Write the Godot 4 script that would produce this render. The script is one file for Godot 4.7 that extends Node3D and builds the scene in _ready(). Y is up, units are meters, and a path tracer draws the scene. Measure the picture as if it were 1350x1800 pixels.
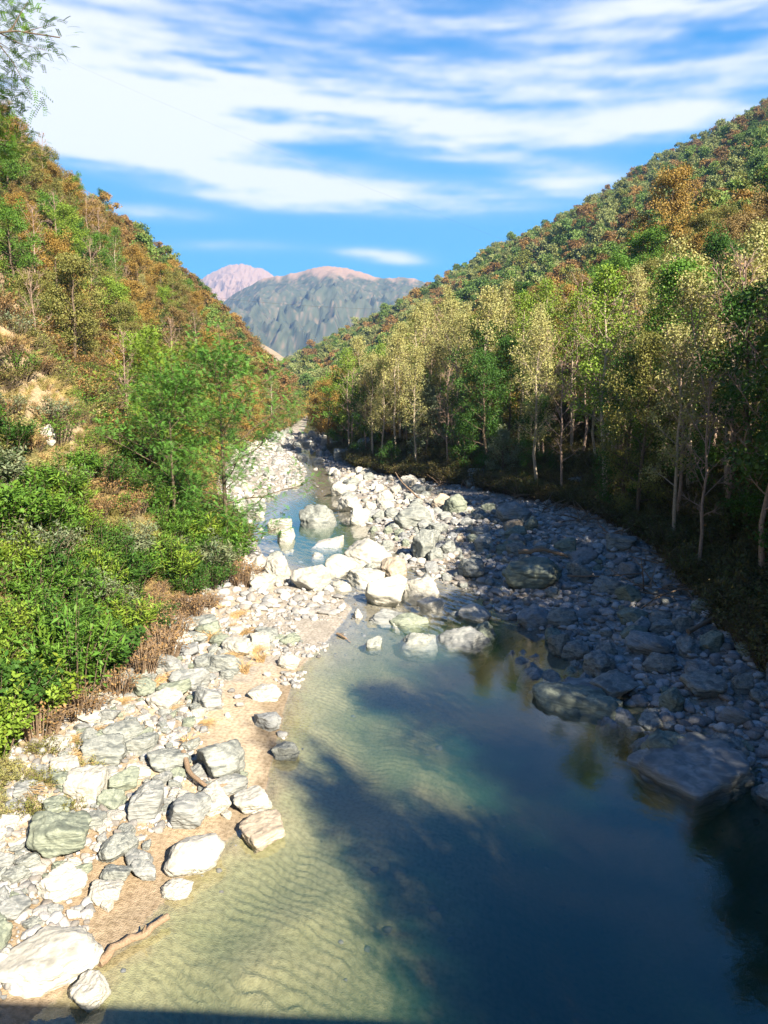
extends Node3D
# An alpine stream in autumn seen from a bridge. x is to the right, d (= -z) is the distance upstream from the bridge, y is up.

var rng := RandomNumberGenerator.new()
var n1 := FastNoiseLite.new()      # coarse
var n2 := FastNoiseLite.new()      # fine
var n3 := FastNoiseLite.new()      # warp
var used_names := {}
var M := {}                        # materials
var K := {}                        # meshes of plants and stones

# ---------------------------------------------------------------- valley shape
# pairs (d, x): water's edge and foot of the slopes on both sides
var WATER_L := [[-40, -7.0], [10, -5.9], [11.2, -5.7], [13.2, -4.7], [15.2, -4.1], [17.5, -3.0], [20.5, -3.1], [23.6, -3.2], [27.3, -3.2], [32, -2.1], [35.8, -1.5], [38.4, -2.6], [45, -7.0], [55, -9.8], [71, -10.7], [83, -8.6], [95, -9.5], [110, -12.5], [150, -16.5], [200, -20], [310, -30], [420, -62], [560, -104], [900, -200]]
var WATER_R := [[-40, 12.0], [10, 12.5], [17, 11.6], [20, 10.2], [23, 9.2], [26, 8.2], [30.6, 7.5], [34, 6.2], [38.6, 4.6], [41, 2.6], [45, 1.2], [51, -0.3], [64, -2.6], [78, -4.9], [90, -6.3], [110, -9.5], [150, -13.8], [200, -17], [310, -26], [420, -57], [560, -99], [900, -195]]
var FOOT_L := [[-40, -11.5], [0, -10.6], [20, -10.0], [25, -9.5], [32, -9.1], [40, -8.6], [48, -10.2], [60, -14.5], [75, -18], [106, -21.5], [150, -22.5], [200, -25], [260, -29], [310, -33], [420, -70], [900, -230]]
var FOOT_R := [[-40, 15.0], [0, 14.0], [20, 13.6], [30, 15], [44, 16.5], [55, 15.8], [62, 13], [71, 9.2], [80, 3.4], [92, -1.6], [106, -5.0], [140, -10.5], [170, -13], [220, -15], [280, -22], [360, -42], [560, -97], [900, -190]]


func curve(a: Array, d: float) -> float:
	if d <= a[0][0]:
		return a[0][1]
	for i in range(1, a.size()):
		if d < a[i][0]:
			var t: float = (d - a[i - 1][0]) / (a[i][0] - a[i - 1][0])
			return lerpf(a[i - 1][1], a[i][1], t)
	return a[-1][1]


func ss(a: float, b: float, x: float) -> float:
	return smoothstep(a, b, x)


func water_level(d: float) -> float:
	return 0.45 * ss(34.0, 44.0, d) + maxf(0.0, d - 44.0) * 0.012


var row_d := -1e9
var row := []
func at_row(d: float) -> Array:
	if d != row_d:
		row_d = d
		row = [curve(WATER_L, d), curve(WATER_R, d), curve(FOOT_L, d), curve(FOOT_R, d), water_level(d)]
	return row


func hill_left(v: float, d: float) -> float:        # v: metres beyond the foot
	var s := 1.0 + 0.12 * sin(d * 0.045 + 1.0)
	var h := s * (sqrt(v * v + 4.0) - 2.0)
	var cap := 70.0 - 34.0 * ss(90.0, -10.0, d)
	h = cap * (1.0 - exp(-h / cap * (1.0 + 0.55 * h / cap)))
	return h - maxf(0.0, d - 312.0) * 1.1


func hill_right(v: float, d: float) -> float:
	var bank := 1.5 * ss(0.0, 4.0, v)
	var t := maxf(0.0, v - lerpf(9.0, 2.0, ss(60.0, 100.0, d)))
	var s := lerpf(0.36, 0.45, ss(150.0, 450.0, d))
	var h := s * (sqrt(t * t + 25.0) - 5.0)
	h += 0.06 * maxf(0.0, t - 60.0) * ss(500.0, 200.0, d)
	return bank + h - maxf(0.0, d - 640.0) * 0.8


func ground(x: float, d: float) -> float:
	var r := at_row(d)
	var wl: float = r[4]
	var u := minf(x - r[0], r[1] - x)
	if u > 0.0:                                       # below water
		var deep := lerpf(1.5 + 1.0 * ss(1.5, 5.0, x), 0.75, ss(28.0, 36.0, d)) + 0.5 * ss(42.0, 50.0, d) * ss(100.0, 80.0, d)
		var h := -deep * (ss(-0.6, 5.5, u) - ss(-0.6, 5.5, 0.0))
		# the sand bar under the near pool and the channel between it and the shore
		var bx := lerpf(-2.3, 0.2, ss(12.0, 22.0, d)) + 0.7 * n1.get_noise_2d(3.0, d * 5.0)
		h += 0.55 * ss(bx - 1.1, bx + 0.9, x) * ss(bx + 6.5, bx + 2.5, x) * ss(33.0, 27.0, d)
		h += 0.05 * n1.get_noise_2d(x * 6.0, d * 6.0)
		return wl + minf(h, -0.02)
	var y := wl
	if x < r[0]:
		var w: float = r[0] - x
		y += 0.11 * w + 0.07 * n1.get_noise_2d(x * 14.0, d * 14.0) * ss(0.0, 1.0, w)
		var v: float = r[2] - x
		if v > 0.0:
			y += hill_left(v, d) + ss(0.0, 14.0, v) * (4.5 * n1.get_noise_2d(x * 1.1, d * 1.1) + 0.9 * n2.get_noise_2d(x * 1.2, d * 1.2))
	else:
		var w: float = x - r[1]
		y += 0.075 * w + 0.10 * n1.get_noise_2d(x * 14.0, d * 14.0) * ss(0.0, 1.0, w)
		var v: float = x - r[3]
		if v > 0.0:
			y += hill_right(v, d) + ss(4.0, 24.0, v) * (4.0 * n1.get_noise_2d(x * 0.7, d * 0.7) + 0.8 * n2.get_noise_2d(x * 1.1, d * 1.1)) + ss(150.0, 320.0, d) * ss(10.0, 60.0, v) * 9.0 * n1.get_noise_2d(x * 0.22, d * 0.3)
	return y


func ripple(x: float, d: float) -> float:
	var r := at_row(d)
	var u := minf(x - r[0], r[1] - x)
	if u < 0.3 or d > 31.0:
		return 0.0
	var p := (d * 0.93 + x * 0.36) / 0.27 + 2.3 * n3.get_noise_2d(x * 3.5, d * 3.5) + 0.6 * n3.get_noise_2d(x * 17.0, d * 11.0)
	var f := p - floorf(p)
	var h := f / 0.72 if f < 0.76 else (1.0 - f) / 0.24
	var amount := ss(0.3, 2.0, u) * ss(31.0, 25.0, d) * ss(7.5, 4.0, x) * clampf(0.6 + 1.5 * n1.get_noise_2d(x * 12.0, d * 12.0 + 50.0), 0.05, 1.2)
	return 0.075 * amount * (h * h * (3.0 - 2.0 * h))


func ground_color(x: float, d: float, y: float) -> Color:
	var r := at_row(d)
	var u := minf(x - r[0], r[1] - x)
	var a := n1.get_noise_2d(x * 10.0 + 90.0, d * 10.0)
	var b := n2.get_noise_2d(x * 12.0, d * 12.0 - 40.0)
	var sand := Color(0.56, 0.47, 0.35).lerp(Color(0.47, 0.39, 0.29), clampf(0.5 + a, 0, 1))
	var gravel := Color(0.45, 0.43, 0.40).lerp(Color(0.30, 0.29, 0.27), clampf(0.5 + b, 0, 1))
	if u > 0.0:
		var bed := Color(0.40, 0.385, 0.22).lerp(Color(0.29, 0.30, 0.155), clampf(0.5 + 0.9 * a, 0, 1))
		var stones := Color(0.20, 0.19, 0.15).lerp(Color(0.31, 0.30, 0.25), clampf(0.5 + b, 0, 1))
		var c := bed.lerp(stones, clampf(ss(3.0, 8.0, x + 2.0 * a) * 0.8 + ss(26.0, 32.0, d + 3.0 * a), 0, 1))
		return c.lerp(Color(0.31, 0.27, 0.155), ss(0.8, 0.0, u + 0.4 * b) * ss(30.0, 26.0, d))
	if x < r[0]:
		var w: float = r[0] - x
		var v: float = r[2] - x
		var c := sand.lerp(gravel, clampf(ss(24.0, 29.0, d + 4.0 * a) * (1.0 - 0.5 * ss(2.5, 4.0, w)) + ss(38.0, 44.0, d), 0, 1) * 0.85)
		c = c.lerp(Color(0.33, 0.27, 0.19), ss(1.0 + 0.9 * a, 0.35 + 0.9 * a, w) * ss(30.0, 26.0, d))       # wet sand along the shore
		c = c.lerp(Color(0.38, 0.30, 0.205), ss(1.9, 1.0, absf(w - 2.0) + a) * ss(18.0, 15.5, d))
		if v > -1.5:
			var slope := Color(0.27, 0.20, 0.105).lerp(Color(0.13, 0.135, 0.05), clampf(0.5 + 1.3 * n1.get_noise_2d(x * 3.0, d * 3.0), 0, 1))
			slope = slope.lerp(Color(0.42, 0.33, 0.22), ss(0.12, 0.35, n1.get_noise_2d(x * 2.0 + 300.0, d * 2.0)))
			c = c.lerp(slope, ss(-1.5, 1.5, v + b))
		return c
	var w2: float = x - r[1]
	var v2: float = x - r[3]
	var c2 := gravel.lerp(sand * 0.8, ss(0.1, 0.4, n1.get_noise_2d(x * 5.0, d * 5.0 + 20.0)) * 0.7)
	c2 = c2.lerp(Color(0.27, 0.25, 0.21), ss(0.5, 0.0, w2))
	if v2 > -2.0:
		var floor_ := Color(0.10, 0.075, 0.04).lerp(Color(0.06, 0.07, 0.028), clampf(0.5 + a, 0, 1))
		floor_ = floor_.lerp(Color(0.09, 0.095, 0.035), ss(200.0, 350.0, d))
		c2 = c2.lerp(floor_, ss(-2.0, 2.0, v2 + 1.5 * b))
	return c2


# ---------------------------------------------------------------- mesh building
class Builder:
	var v := PackedVector3Array()
	var n := PackedVector3Array()
	var c := PackedColorArray()
	var i := PackedInt32Array()

	func tube(pts: PackedVector3Array, rads: PackedFloat32Array, sides: int, col: Color, capped := false) -> void:
		var first := v.size()
		var b1 := Vector3.ZERO
		for k in pts.size():
			var t := (pts[mini(k + 1, pts.size() - 1)] - pts[maxi(k - 1, 0)]).normalized()
			if b1 == Vector3.ZERO:
				b1 = t.cross(Vector3(0.31, 0.2, 0.93)).normalized()
			b1 = (b1 - t * b1.dot(t)).normalized()
			var b2 := t.cross(b1)
			for s in sides:
				var a := TAU * s / sides
				var o := b1 * cos(a) + b2 * sin(a)
				v.append(pts[k] + o * rads[k])
				n.append(o)
				c.append(col)
		for k in pts.size() - 1:
			for s in sides:
				var a := first + k * sides + s
				var b := first + k * sides + (s + 1) % sides
				i.append_array(PackedInt32Array([a, a + sides, b, a + sides, b + sides, b]))
		if capped:
			for e in [0, pts.size() - 1]:
				var t := (pts[1] - pts[0]) if e else (pts[0] - pts[1])
				if e:
					t = pts[-1] - pts[-2]
				t = t.normalized()
				var m := v.size()
				v.append(pts[e]); n.append(t); c.append(col)
				for s in sides:
					v.append(v[first + e * sides + s]); n.append(t); c.append(col)
				for s in sides:
					var p := m + 1 + s
					var q := m + 1 + (s + 1) % sides
					i.append_array(PackedInt32Array([m, p, q] if e == 0 else [m, q, p]))

	func leaf(p: Vector3, along: Vector3, side: Vector3, col: Color) -> void:
		var k := v.size()
		var nn := side.cross(along).normalized()
		var m := p + along * 0.45 + nn * along.length() * 0.06
		v.append(p); v.append(m - side); v.append(p + along); v.append(m + side)
		for q in 4:
			n.append(nn); c.append(col)
		i.append_array(PackedInt32Array([k, k + 1, k + 2, k, k + 2, k + 3]))

	func into(mesh: ArrayMesh, mat: Material) -> void:
		if v.is_empty():
			return
		var a := []
		a.resize(Mesh.ARRAY_MAX)
		a[Mesh.ARRAY_VERTEX] = v
		a[Mesh.ARRAY_NORMAL] = n
		a[Mesh.ARRAY_COLOR] = c
		a[Mesh.ARRAY_INDEX] = i
		mesh.add_surface_from_arrays(Mesh.PRIMITIVE_TRIANGLES, a)
		mesh.surface_set_material(mesh.get_surface_count() - 1, mat)


func mesh_of(b: Builder, mat: Material) -> ArrayMesh:
	var m := ArrayMesh.new()
	b.into(m, mat)
	return m


func numbered(called: String) -> String:
	used_names[called] = used_names.get(called, -1) + 1
	return called if used_names[called] == 0 else "%s_%03d" % [called, used_names[called]]


func tag(o: Node3D, label: String, category: String, group := "", kind := "") -> Node3D:
	if label: o.set_meta("label", label)
	if category: o.set_meta("category", category)
	if group: o.set_meta("group", group)
	if kind: o.set_meta("kind", kind)
	return o


# Labels that say which one: a description, then where it is seen from the nearest thing with a name of its own.
var landmarks := []                 # [x, d, short name]
var pending := []                   # [node, description, x, d, group]
const NTH := ["nearest", "second", "third", "fourth", "fifth", "sixth", "seventh", "eighth", "ninth", "tenth", "eleventh", "twelfth", "thirteenth", "fourteenth", "fifteenth", "sixteenth"]


func name_later(o: Node3D, text: String, category: String, group: String) -> void:
	tag(o, text, category, group)
	pending.append([o, text, o.position.x, -o.position.z, 0.0, ""])


func name_all() -> void:
	var keys := {}
	for p in pending:
		var best: Array = landmarks[0]
		var least := 1e9
		for m in landmarks:
			var q := Vector2(p[2] - m[0], p[3] - m[1]).length()
			if q < least:
				least = q
				best = m
		var dx: float = p[2] - best[0]
		var dd: float = p[3] - best[1]
		var side := ("right of" if dx > 0 else "left of") if absf(dx) > absf(dd) else ("behind" if dd > 0 else "in front of")
		p[4] = least
		p[5] = side + " " + best[2]
		var key: String = p[1] + "|" + p[5]
		if not keys.has(key):
			keys[key] = []
		keys[key].append(p)
	for key in keys:
		var list: Array = keys[key]
		list.sort_custom(func(a, b): return a[4] < b[4])
		for k in list.size():
			var p: Array = list[k]
			var text: String = p[1] + " " + p[5]
			if list.size() > 1:
				text = (NTH[k] if k < NTH.size() else "farther") + " " + text
			p[0].set_meta("label", text)


func put_mesh(called: String, mesh: Mesh, parent: Node3D = self) -> MeshInstance3D:
	var o := MeshInstance3D.new()
	o.mesh = mesh
	o.name = numbered(called) if parent == self else called
	parent.add_child(o, true)
	return o


func thing(called: String, where: Vector3, turn := 0.0) -> Node3D:
	var o := Node3D.new()
	o.name = numbered(called)
	add_child(o)
	o.position = where
	o.rotation.y = turn
	return o


func rnd(a: float, b: float) -> float:
	return rng.randf_range(a, b)


func dir_random() -> Vector3:
	var z := rnd(-1, 1)
	var a := rnd(0, TAU)
	var s := sqrt(1 - z * z)
	return Vector3(s * cos(a), z, s * sin(a))


# ---------------------------------------------------------------- materials
func noise_image(size: int, freq: float, seed_: int, octaves := 5, kind := FastNoiseLite.TYPE_SIMPLEX_SMOOTH) -> Image:
	var n := FastNoiseLite.new()
	n.seed = seed_; n.frequency = freq; n.noise_type = kind; n.fractal_octaves = octaves
	var im := n.get_seamless_image(size, size)
	im.convert(Image.FORMAT_L8)
	return im


func toned(src: Image, stops: Array) -> ImageTexture:           # grey picture to colours; stops: [at, Color] with sRGB colours
	var table := PackedByteArray()
	for k in 256:
		var f := k / 255.0
		var col: Color = stops[-1][1]
		for s in range(1, stops.size()):
			if f <= stops[s][0]:
				col = stops[s - 1][1].lerp(stops[s][1], clampf((f - stops[s - 1][0]) / (stops[s][0] - stops[s - 1][0]), 0, 1))
				break
		table.append_array(PackedByteArray([int(col.r * 255), int(col.g * 255), int(col.b * 255)]))
	var bytes := src.get_data()
	var res := PackedByteArray()
	res.resize(bytes.size() * 3)
	for k in bytes.size():
		var t := bytes[k] * 3
		res[k * 3] = table[t]; res[k * 3 + 1] = table[t + 1]; res[k * 3 + 2] = table[t + 2]
	return ImageTexture.create_from_image(Image.create_from_data(src.get_width(), src.get_height(), false, Image.FORMAT_RGB8, res))


func plain(lin: Color, rough: float) -> StandardMaterial3D:
	var m := StandardMaterial3D.new()
	m.albedo_color = lin.linear_to_srgb()
	m.roughness = rough
	m.metallic_specular = 0.3
	return m


func leaf_material(lin: Color) -> StandardMaterial3D:
	var m := plain(lin, 0.55)
	m.vertex_color_use_as_albedo = true
	m.backlight_enabled = true
	m.backlight = Color(0.75, 0.75, 0.6)
	return m


func rock_material(lin: Color, albedo: Texture2D, bump: Texture2D, scale: Vector3, depth: float) -> StandardMaterial3D:
	var m := plain(lin, 0.85)
	m.albedo_texture = albedo
	m.uv1_triplanar = true
	m.uv1_scale = scale
	m.heightmap_enabled = true
	m.heightmap_texture = bump
	m.heightmap_scale = depth
	return m


func make_materials() -> void:
	var mott := noise_image(512, 0.012, 3, 6)
	var fine := noise_image(512, 0.05, 9, 4)
	var grain := toned(mott, [[0.0, Color(0.66, 0.64, 0.60)], [0.5, Color(0.88, 0.87, 0.85)], [1.0, Color(1, 1, 1)]])
	var vein := toned(noise_image(512, 0.016, 21, 5, FastNoiseLite.TYPE_PERLIN), [[0.0, Color(0.66, 0.67, 0.66)], [0.38, Color(0.82, 0.83, 0.81)], [0.49, Color(0.90, 0.90, 0.88)], [0.52, Color(1, 1, 1)], [0.56, Color(0.86, 0.87, 0.85)], [1.0, Color(0.76, 0.77, 0.76)]])
	var band := toned(noise_image(512, 0.011, 33, 6, FastNoiseLite.TYPE_PERLIN), [[0.0, Color(0.48, 0.50, 0.51)], [0.36, Color(0.66, 0.68, 0.68)], [0.44, Color(0.92, 0.92, 0.90)], [0.48, Color(0.72, 0.74, 0.73)], [0.55, Color(0.97, 0.97, 0.95)], [0.62, Color(0.70, 0.72, 0.72)], [1.0, Color(0.90, 0.90, 0.88)]])
	var bump := ImageTexture.create_from_image(mott)
	var bumpf := ImageTexture.create_from_image(fine)
	M.rock = {
		"pale": rock_material(Color(0.52, 0.50, 0.46), vein, bump, Vector3(0.7, 1.1, 0.7), 3.0),
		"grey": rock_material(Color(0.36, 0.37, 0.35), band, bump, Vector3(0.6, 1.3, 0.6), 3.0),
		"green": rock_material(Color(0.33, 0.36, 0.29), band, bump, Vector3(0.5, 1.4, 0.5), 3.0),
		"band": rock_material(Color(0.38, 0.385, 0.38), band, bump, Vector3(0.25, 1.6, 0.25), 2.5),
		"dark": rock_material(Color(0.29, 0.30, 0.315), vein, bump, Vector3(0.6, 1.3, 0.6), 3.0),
		"tan": rock_material(Color(0.45, 0.38, 0.31), vein, bump, Vector3(0.5, 0.9, 0.5), 4.0),
		"cliff": rock_material(Color(0.40, 0.30, 0.19), grain, bump, Vector3(1.6, 2.2, 1.6), 30.0),
	}
	M.cobble = plain(Color(1, 1, 1), 0.85)
	M.cobble.vertex_color_use_as_albedo = true
	M.cobble.albedo_texture = grain
	M.cobble.uv1_triplanar = true
	M.ground = plain(Color(1, 1, 1), 0.9)
	M.ground.vertex_color_use_as_albedo = true
	M.ground.albedo_texture = grain
	M.ground.uv1_triplanar = true
	M.ground.uv1_world_triplanar = true
	M.ground.uv1_scale = Vector3(0.9, 0.9, 0.9)
	M.ground.heightmap_enabled = true
	M.ground.heightmap_texture = bumpf
	M.ground.heightmap_scale = 2.2
	M.water = StandardMaterial3D.new()
	M.water.albedo_color = Color(0.03, 0.12, 0.10, 0.10).linear_to_srgb()
	M.water.albedo_color.a = 0.03
	M.water.transparency = BaseMaterial3D.TRANSPARENCY_ALPHA
	M.water.roughness = 0.02
	M.water.metallic_specular = 0.5
	M.water.normal_enabled = true
	var wn := noise_image(512, 0.02, 77, 4)
	wn.convert(Image.FORMAT_RGBA8)
	wn.bump_map_to_normal_map(2.0)
	M.water.normal_texture = ImageTexture.create_from_image(wn)
	M.water.normal_scale = 0.11
	M.water.uv1_triplanar = true
	M.water.uv1_world_triplanar = true
	M.water.uv1_scale = Vector3(0.35, 0.35, 0.7)
	M.bark = rock_material(Color(0.16, 0.125, 0.09), grain, bump, Vector3(2, 0.6, 2), 2.0)
	M.pale_bark = rock_material(Color(0.42, 0.36, 0.28), grain, bump, Vector3(2, 0.8, 2), 1.5)
	M.bare_bark = rock_material(Color(0.36, 0.27, 0.22), grain, bump, Vector3(2, 0.8, 2), 1.5)
	M.driftwood = rock_material(Color(0.29, 0.215, 0.15), grain, bump, Vector3(3, 3, 3), 1.5)
	M.straw = plain(Color(0.55, 0.38, 0.18), 0.7)
	M.straw.vertex_color_use_as_albedo = true
	M.leaf = {
		"green": leaf_material(Color(0.105, 0.215, 0.030)),
		"deep": leaf_material(Color(0.055, 0.13, 0.022)),
		"lime": leaf_material(Color(0.18, 0.275, 0.035)),
		"yellow": leaf_material(Color(0.35, 0.34, 0.13)),
		"olive": leaf_material(Color(0.20, 0.20, 0.055)),
		"orange": leaf_material(Color(0.30, 0.20, 0.05)),
		"brown": leaf_material(Color(0.225, 0.16, 0.06)),
		"spring": leaf_material(Color(0.10, 0.235, 0.04)),
		"silver": leaf_material(Color(0.19, 0.23, 0.13)),
		"dry": leaf_material(Color(0.30, 0.19, 0.085)),
		"any": leaf_material(Color(1, 1, 1)),
	}
	M.concrete = rock_material(Color(0.36, 0.35, 0.33), grain, bump, Vector3(0.5, 0.5, 0.5), 1.0)
	M.cable = plain(Color(0.06, 0.06, 0.07), 0.6)
	M.mountain = plain(Color(1, 1, 1), 0.95)
	M.mountain.vertex_color_use_as_albedo = true
	M.wall = plain(Color(0.75, 0.72, 0.66), 0.9)
	M.roof = plain(Color(0.22, 0.18, 0.16), 0.9)
	M.glass = plain(Color(0.04, 0.05, 0.06), 0.2)


# named boulders: x, d, width, height, kind (r round, a angular, s slab), tone, label
var STONES := [
	[-4.28, 19.35, 1.53, 1.12, "a", "grey", "big grey angular boulder behind the curved driftwood branch on the sandy shore", "the grey driftwood boulder"],
	[-3.25, 17.72, 1.04, 0.57, "a", "pale", "pale low boulder at the water's edge just below the driftwood branch", "the pale waterside boulder"],
	[-4.11, 15.36, 1.31, 0.81, "r", "pale", "large pale rounded boulder where the sand meets the green shallows", "the rounded shore boulder"],
	[-4.21, 14.43, 0.64, 0.35, "a", "pale", "small white boulder standing alone in the green shallows", "the white shallows boulder"],
	[-2.77, 20.51, 0.73, 0.6, "a", "grey", "grey pointed rock standing alone in the shallow left edge of the pool", "the lone pointed rock"],
	[-6.97, 15.45, 1.66, 1.18, "s", "green", "largest greenish slab with a dark crack on its left side", "the largest greenish slab"],
	[-7.37, 19.28, 1.36, 0.9, "s", "grey", "flat lilac grey striped slab in the rubble left of the driftwood branch", "the lilac striped slab"],
	[-5.58, 16.94, 1.0, 0.99, "s", "band", "upright banded slab with dark stripes in the middle of the left rubble", "the upright banded slab"],
	[-4.52, 16.91, 1.05, 0.78, "a", "band", "blocky striped stone between dry grass and the pale shore boulder", "the blocky striped stone"],
	[-6.43, 14.19, 0.94, 0.6, "s", "pale", "pale smooth slab leaning at the foot of the greenish slab", "the leaning pale slab"],
	[-5.84, 12.2, 1.62, 0.67, "a", "pale", "broad white boulder in the bottom corner beside the broken log", "the broad white corner boulder"],
	[-4.94, 11.65, 0.53, 0.41, "a", "pale", "small pale block at the lower end of the broken log", "the block below the log"],
	[-5.85, 15.38, 0.75, 0.56, "a", "grey", "grey wedge-shaped stone beside the wet brown sand", "the grey wedge stone"],
	[-3.58, 22.43, 0.96, 0.56, "a", "dark", "dark blue-grey fractured block on the edge of the bright sand", "the dark fractured block"],
	[-3.96, 24.48, 1.04, 0.6, "a", "pale", "white split rock on the sand above the dark fractured block", "the white split rock"],
	[-6.81, 23.91, 1.16, 0.82, "s", "green", "greenish grey tilted slab under the dry bushes", "the tilted green slab"],
	[-7.81, 23.9, 1.13, 0.75, "s", "green", "olive grey slab half buried at the edge of the rubble", "the buried olive slab"],
	[-7.27, 27.68, 0.96, 0.53, "s", "dark", "dark slate coloured slab below the straw coloured grass", "the dark slate slab"],
	[-3.54, 27.64, 0.84, 0.57, "a", "pale", "pale angular rock at the gravel edge beside the pool", "the gravel edge rock"],
	[-5.65, 15.63, 0.64, 0.51, "r", "grey", "rounded grey stone between the slabs and the pale shore boulder", "the round stone among slabs"],
	[-2.75, 16.62, 0.96, 0.35, "s", "tan", "brownish flat slab half under water beside the shore", "the half-sunken brown slab"],
	[-3.7, 38.34, 1.93, 1.28, "a", "pale", "tall pale boulder with a shaded face standing at the narrow channel", "the channel boulder"],
	[-5.55, 39.7, 1.54, 1.33, "a", "pale", "pointed pale boulder with a dark hollow at its base beside the leafy young tree", "the pointed hollow boulder"],
	[-6.2, 37.93, 1.8, 0.76, "s", "pale", "low flat pale rock on the sand below the young tree", "the flat rock below the tree"],
	[-2.34, 42.13, 1.63, 0.96, "r", "pale", "rounded white boulder at the right side of the channel mouth", "the channel mouth boulder"],
	[-0.98, 44.51, 2.94, 1.41, "r", "pale", "long whale-backed white boulder in the heap at the upper pool", "the whale-backed boulder"],
	[0.05, 37.09, 2.2, 1.34, "a", "pale", "pyramid-shaped pale boulder standing in the riffle", "the pyramid boulder"],
	[0.52, 41.57, 1.6, 1.11, "r", "tan", "pinkish rounded boulder just behind the pyramid-shaped boulder", "the pinkish boulder"],
	[1.79, 38.18, 1.48, 0.87, "a", "pale", "blocky pale boulder right of the pyramid-shaped boulder", "the blocky riffle boulder"],
	[-0.99, 40.44, 1.38, 0.6, "a", "pale", "flat-topped white block below the whale-backed boulder", "the flat-topped white block"],
	[2.2, 54.56, 3.03, 1.58, "r", "grey", "large half-shaded grey boulder on the crest of the gravel bar", "the half-shaded boulder"],
	[2.43, 45.02, 1.8, 1.74, "a", "grey", "tall cone-shaped boulder at the edge of the tree shade", "the cone-shaped boulder"],
	[7.69, 38.66, 3.06, 1.53, "r", "green", "biggest dark boulder in the shade with a log lying on its top", "the biggest dark boulder"],
	[4.75, 40.79, 1.81, 0.98, "r", "grey", "twin grey boulder at the shaded side inlet", "the twin grey boulder"],
	[3.29, 31.24, 1.22, 0.59, "r", "band", "dark blue rounded boulder standing in the pool near its head", "the dark pool boulder"],
	[4.15, 31.78, 0.77, 0.56, "r", "green", "small bluish stone touching the dark rounded boulder in the pool", "the small bluish stone"],
	[4.21, 34.6, 1.5, 0.56, "r", "pale", "pale rounded boulder in the last sunlit spit of stones", "the sunlit spit boulder"],
	[-5.03, 57.47, 2.11, 1.6, "r", "grey", "round grey boulder with a water line in the upper pool", "the round pool boulder"],
	[-1.82, 57.35, 1.77, 1.29, "r", "pale", "white rounded boulder on the right shore of the upper pool", "the upper shore boulder"],
	[-2.93, 63.41, 2.14, 1.26, "a", "pale", "pale boulder at the top right of the upper pool", "the upper pale boulder"],
	[-7.56, 55.41, 1.64, 0.74, "s", "pale", "flat white rock in the middle of the upper pool", "the flat white pool rock"],
	[-6.5, 50.94, 0.98, 0.82, "a", "pale", "small peaked white rock in the upper pool below the flat one", "the small peaked rock"],
	[-3.7, 49.86, 1.18, 0.4, "s", "pale", "thin pale slab barely above water in the upper pool", "the thin pool slab"],
	[2.25, 36.21, 0.98, 0.49, "a", "pale", "small pale block in the riffle at the shade edge", "the pale riffle block"],
	[-0.44, 30.42, 0.39, 0.37, "a", "grey", "lone small upright stone in the pool below the riffle", "the lone upright stone"],
	[1.45, 31.03, 0.84, 0.34, "r", "grey", "low dark stone in the pool below the riffle", "the low dark pool stone"],
	[0.38, 34.16, 1.28, 0.41, "r", "band", "wet brown-grey rock breaking the ripples of the riffle", "the wet riffle rock"],
	[1.15, 33.89, 1.02, 0.41, "r", "green", "second wet rock in the riffle beside the brown-grey one", "the second riffle rock"],
	[7.9, 25.29, 1.97, 0.65, "s", "grey", "broad flat blue-grey slab lying in the shaded water", "the broad flat slab"],
	[6.46, 25.39, 1.38, 0.41, "s", "band", "low leaf-shaped slab in front of the broad flat slab", "the leaf-shaped slab"],
	[6.34, 24.25, 1.25, 0.5, "a", "green", "dark wedge stone just below the leaf-shaped slab", "the dark wedge stone"],
	[6.95, 29.68, 0.85, 0.85, "a", "grey", "upright pointed stone at the corner of the shaded shore", "the upright corner stone"],
	[8.26, 19.72, 1.97, 0.72, "a", "band", "largest shaded boulder at the water's edge on the right bank", "the largest shaded boulder"],
	[8.07, 20.54, 0.91, 0.68, "a", "green", "squared block standing behind the largest shaded boulder", "the squared block"],
	[10.68, 24.65, 1.56, 0.74, "a", "grey", "peaked boulder beside the shaded patch of fine sand", "the peaked boulder"],
	[10.31, 28.93, 1.82, 0.7, "s", "band", "wide cracked slab in the middle of the shaded cobbles", "the wide cracked slab"],
	[10.88, 32.68, 1.47, 0.7, "r", "green", "rounded mottled boulder above the wide cracked slab", "the mottled boulder"],
	[15.85, 60.69, 2.84, 1.12, "a", "grey", "boulder half hidden at the dark edge of the wood", "the half-hidden boulder"],
	[8.96, 71.82, 3.25, 1.7, "r", "grey", "boulder with a sunlit top among the driftwood branches", "the sun-topped boulder"],
	[14.94, 36.45, 0.93, 0.79, "r", "green", "pale-veined boulder near the long pole on the shaded bank", "the pale-veined boulder"],
	[9.17, 19.55, 0.93, 0.43, "r", "grey", "smooth stone at the right foot of the largest shaded boulder", "the smooth foot stone"],
	[9.07, 53.81, 2.76, 1.42, "r", "band", "dark domed boulder just inside the shade behind the log", "the dark domed boulder"],
	[5.42, 58.99, 2.17, 1.4, "r", "green", "shaded round boulder next to the half-shaded grey boulder", "the shaded round boulder"],
	[13.73, 43.85, 2.26, 0.87, "a", "grey", "angular boulder under the branches at the forest edge", "the forest edge boulder"],
]


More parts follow.
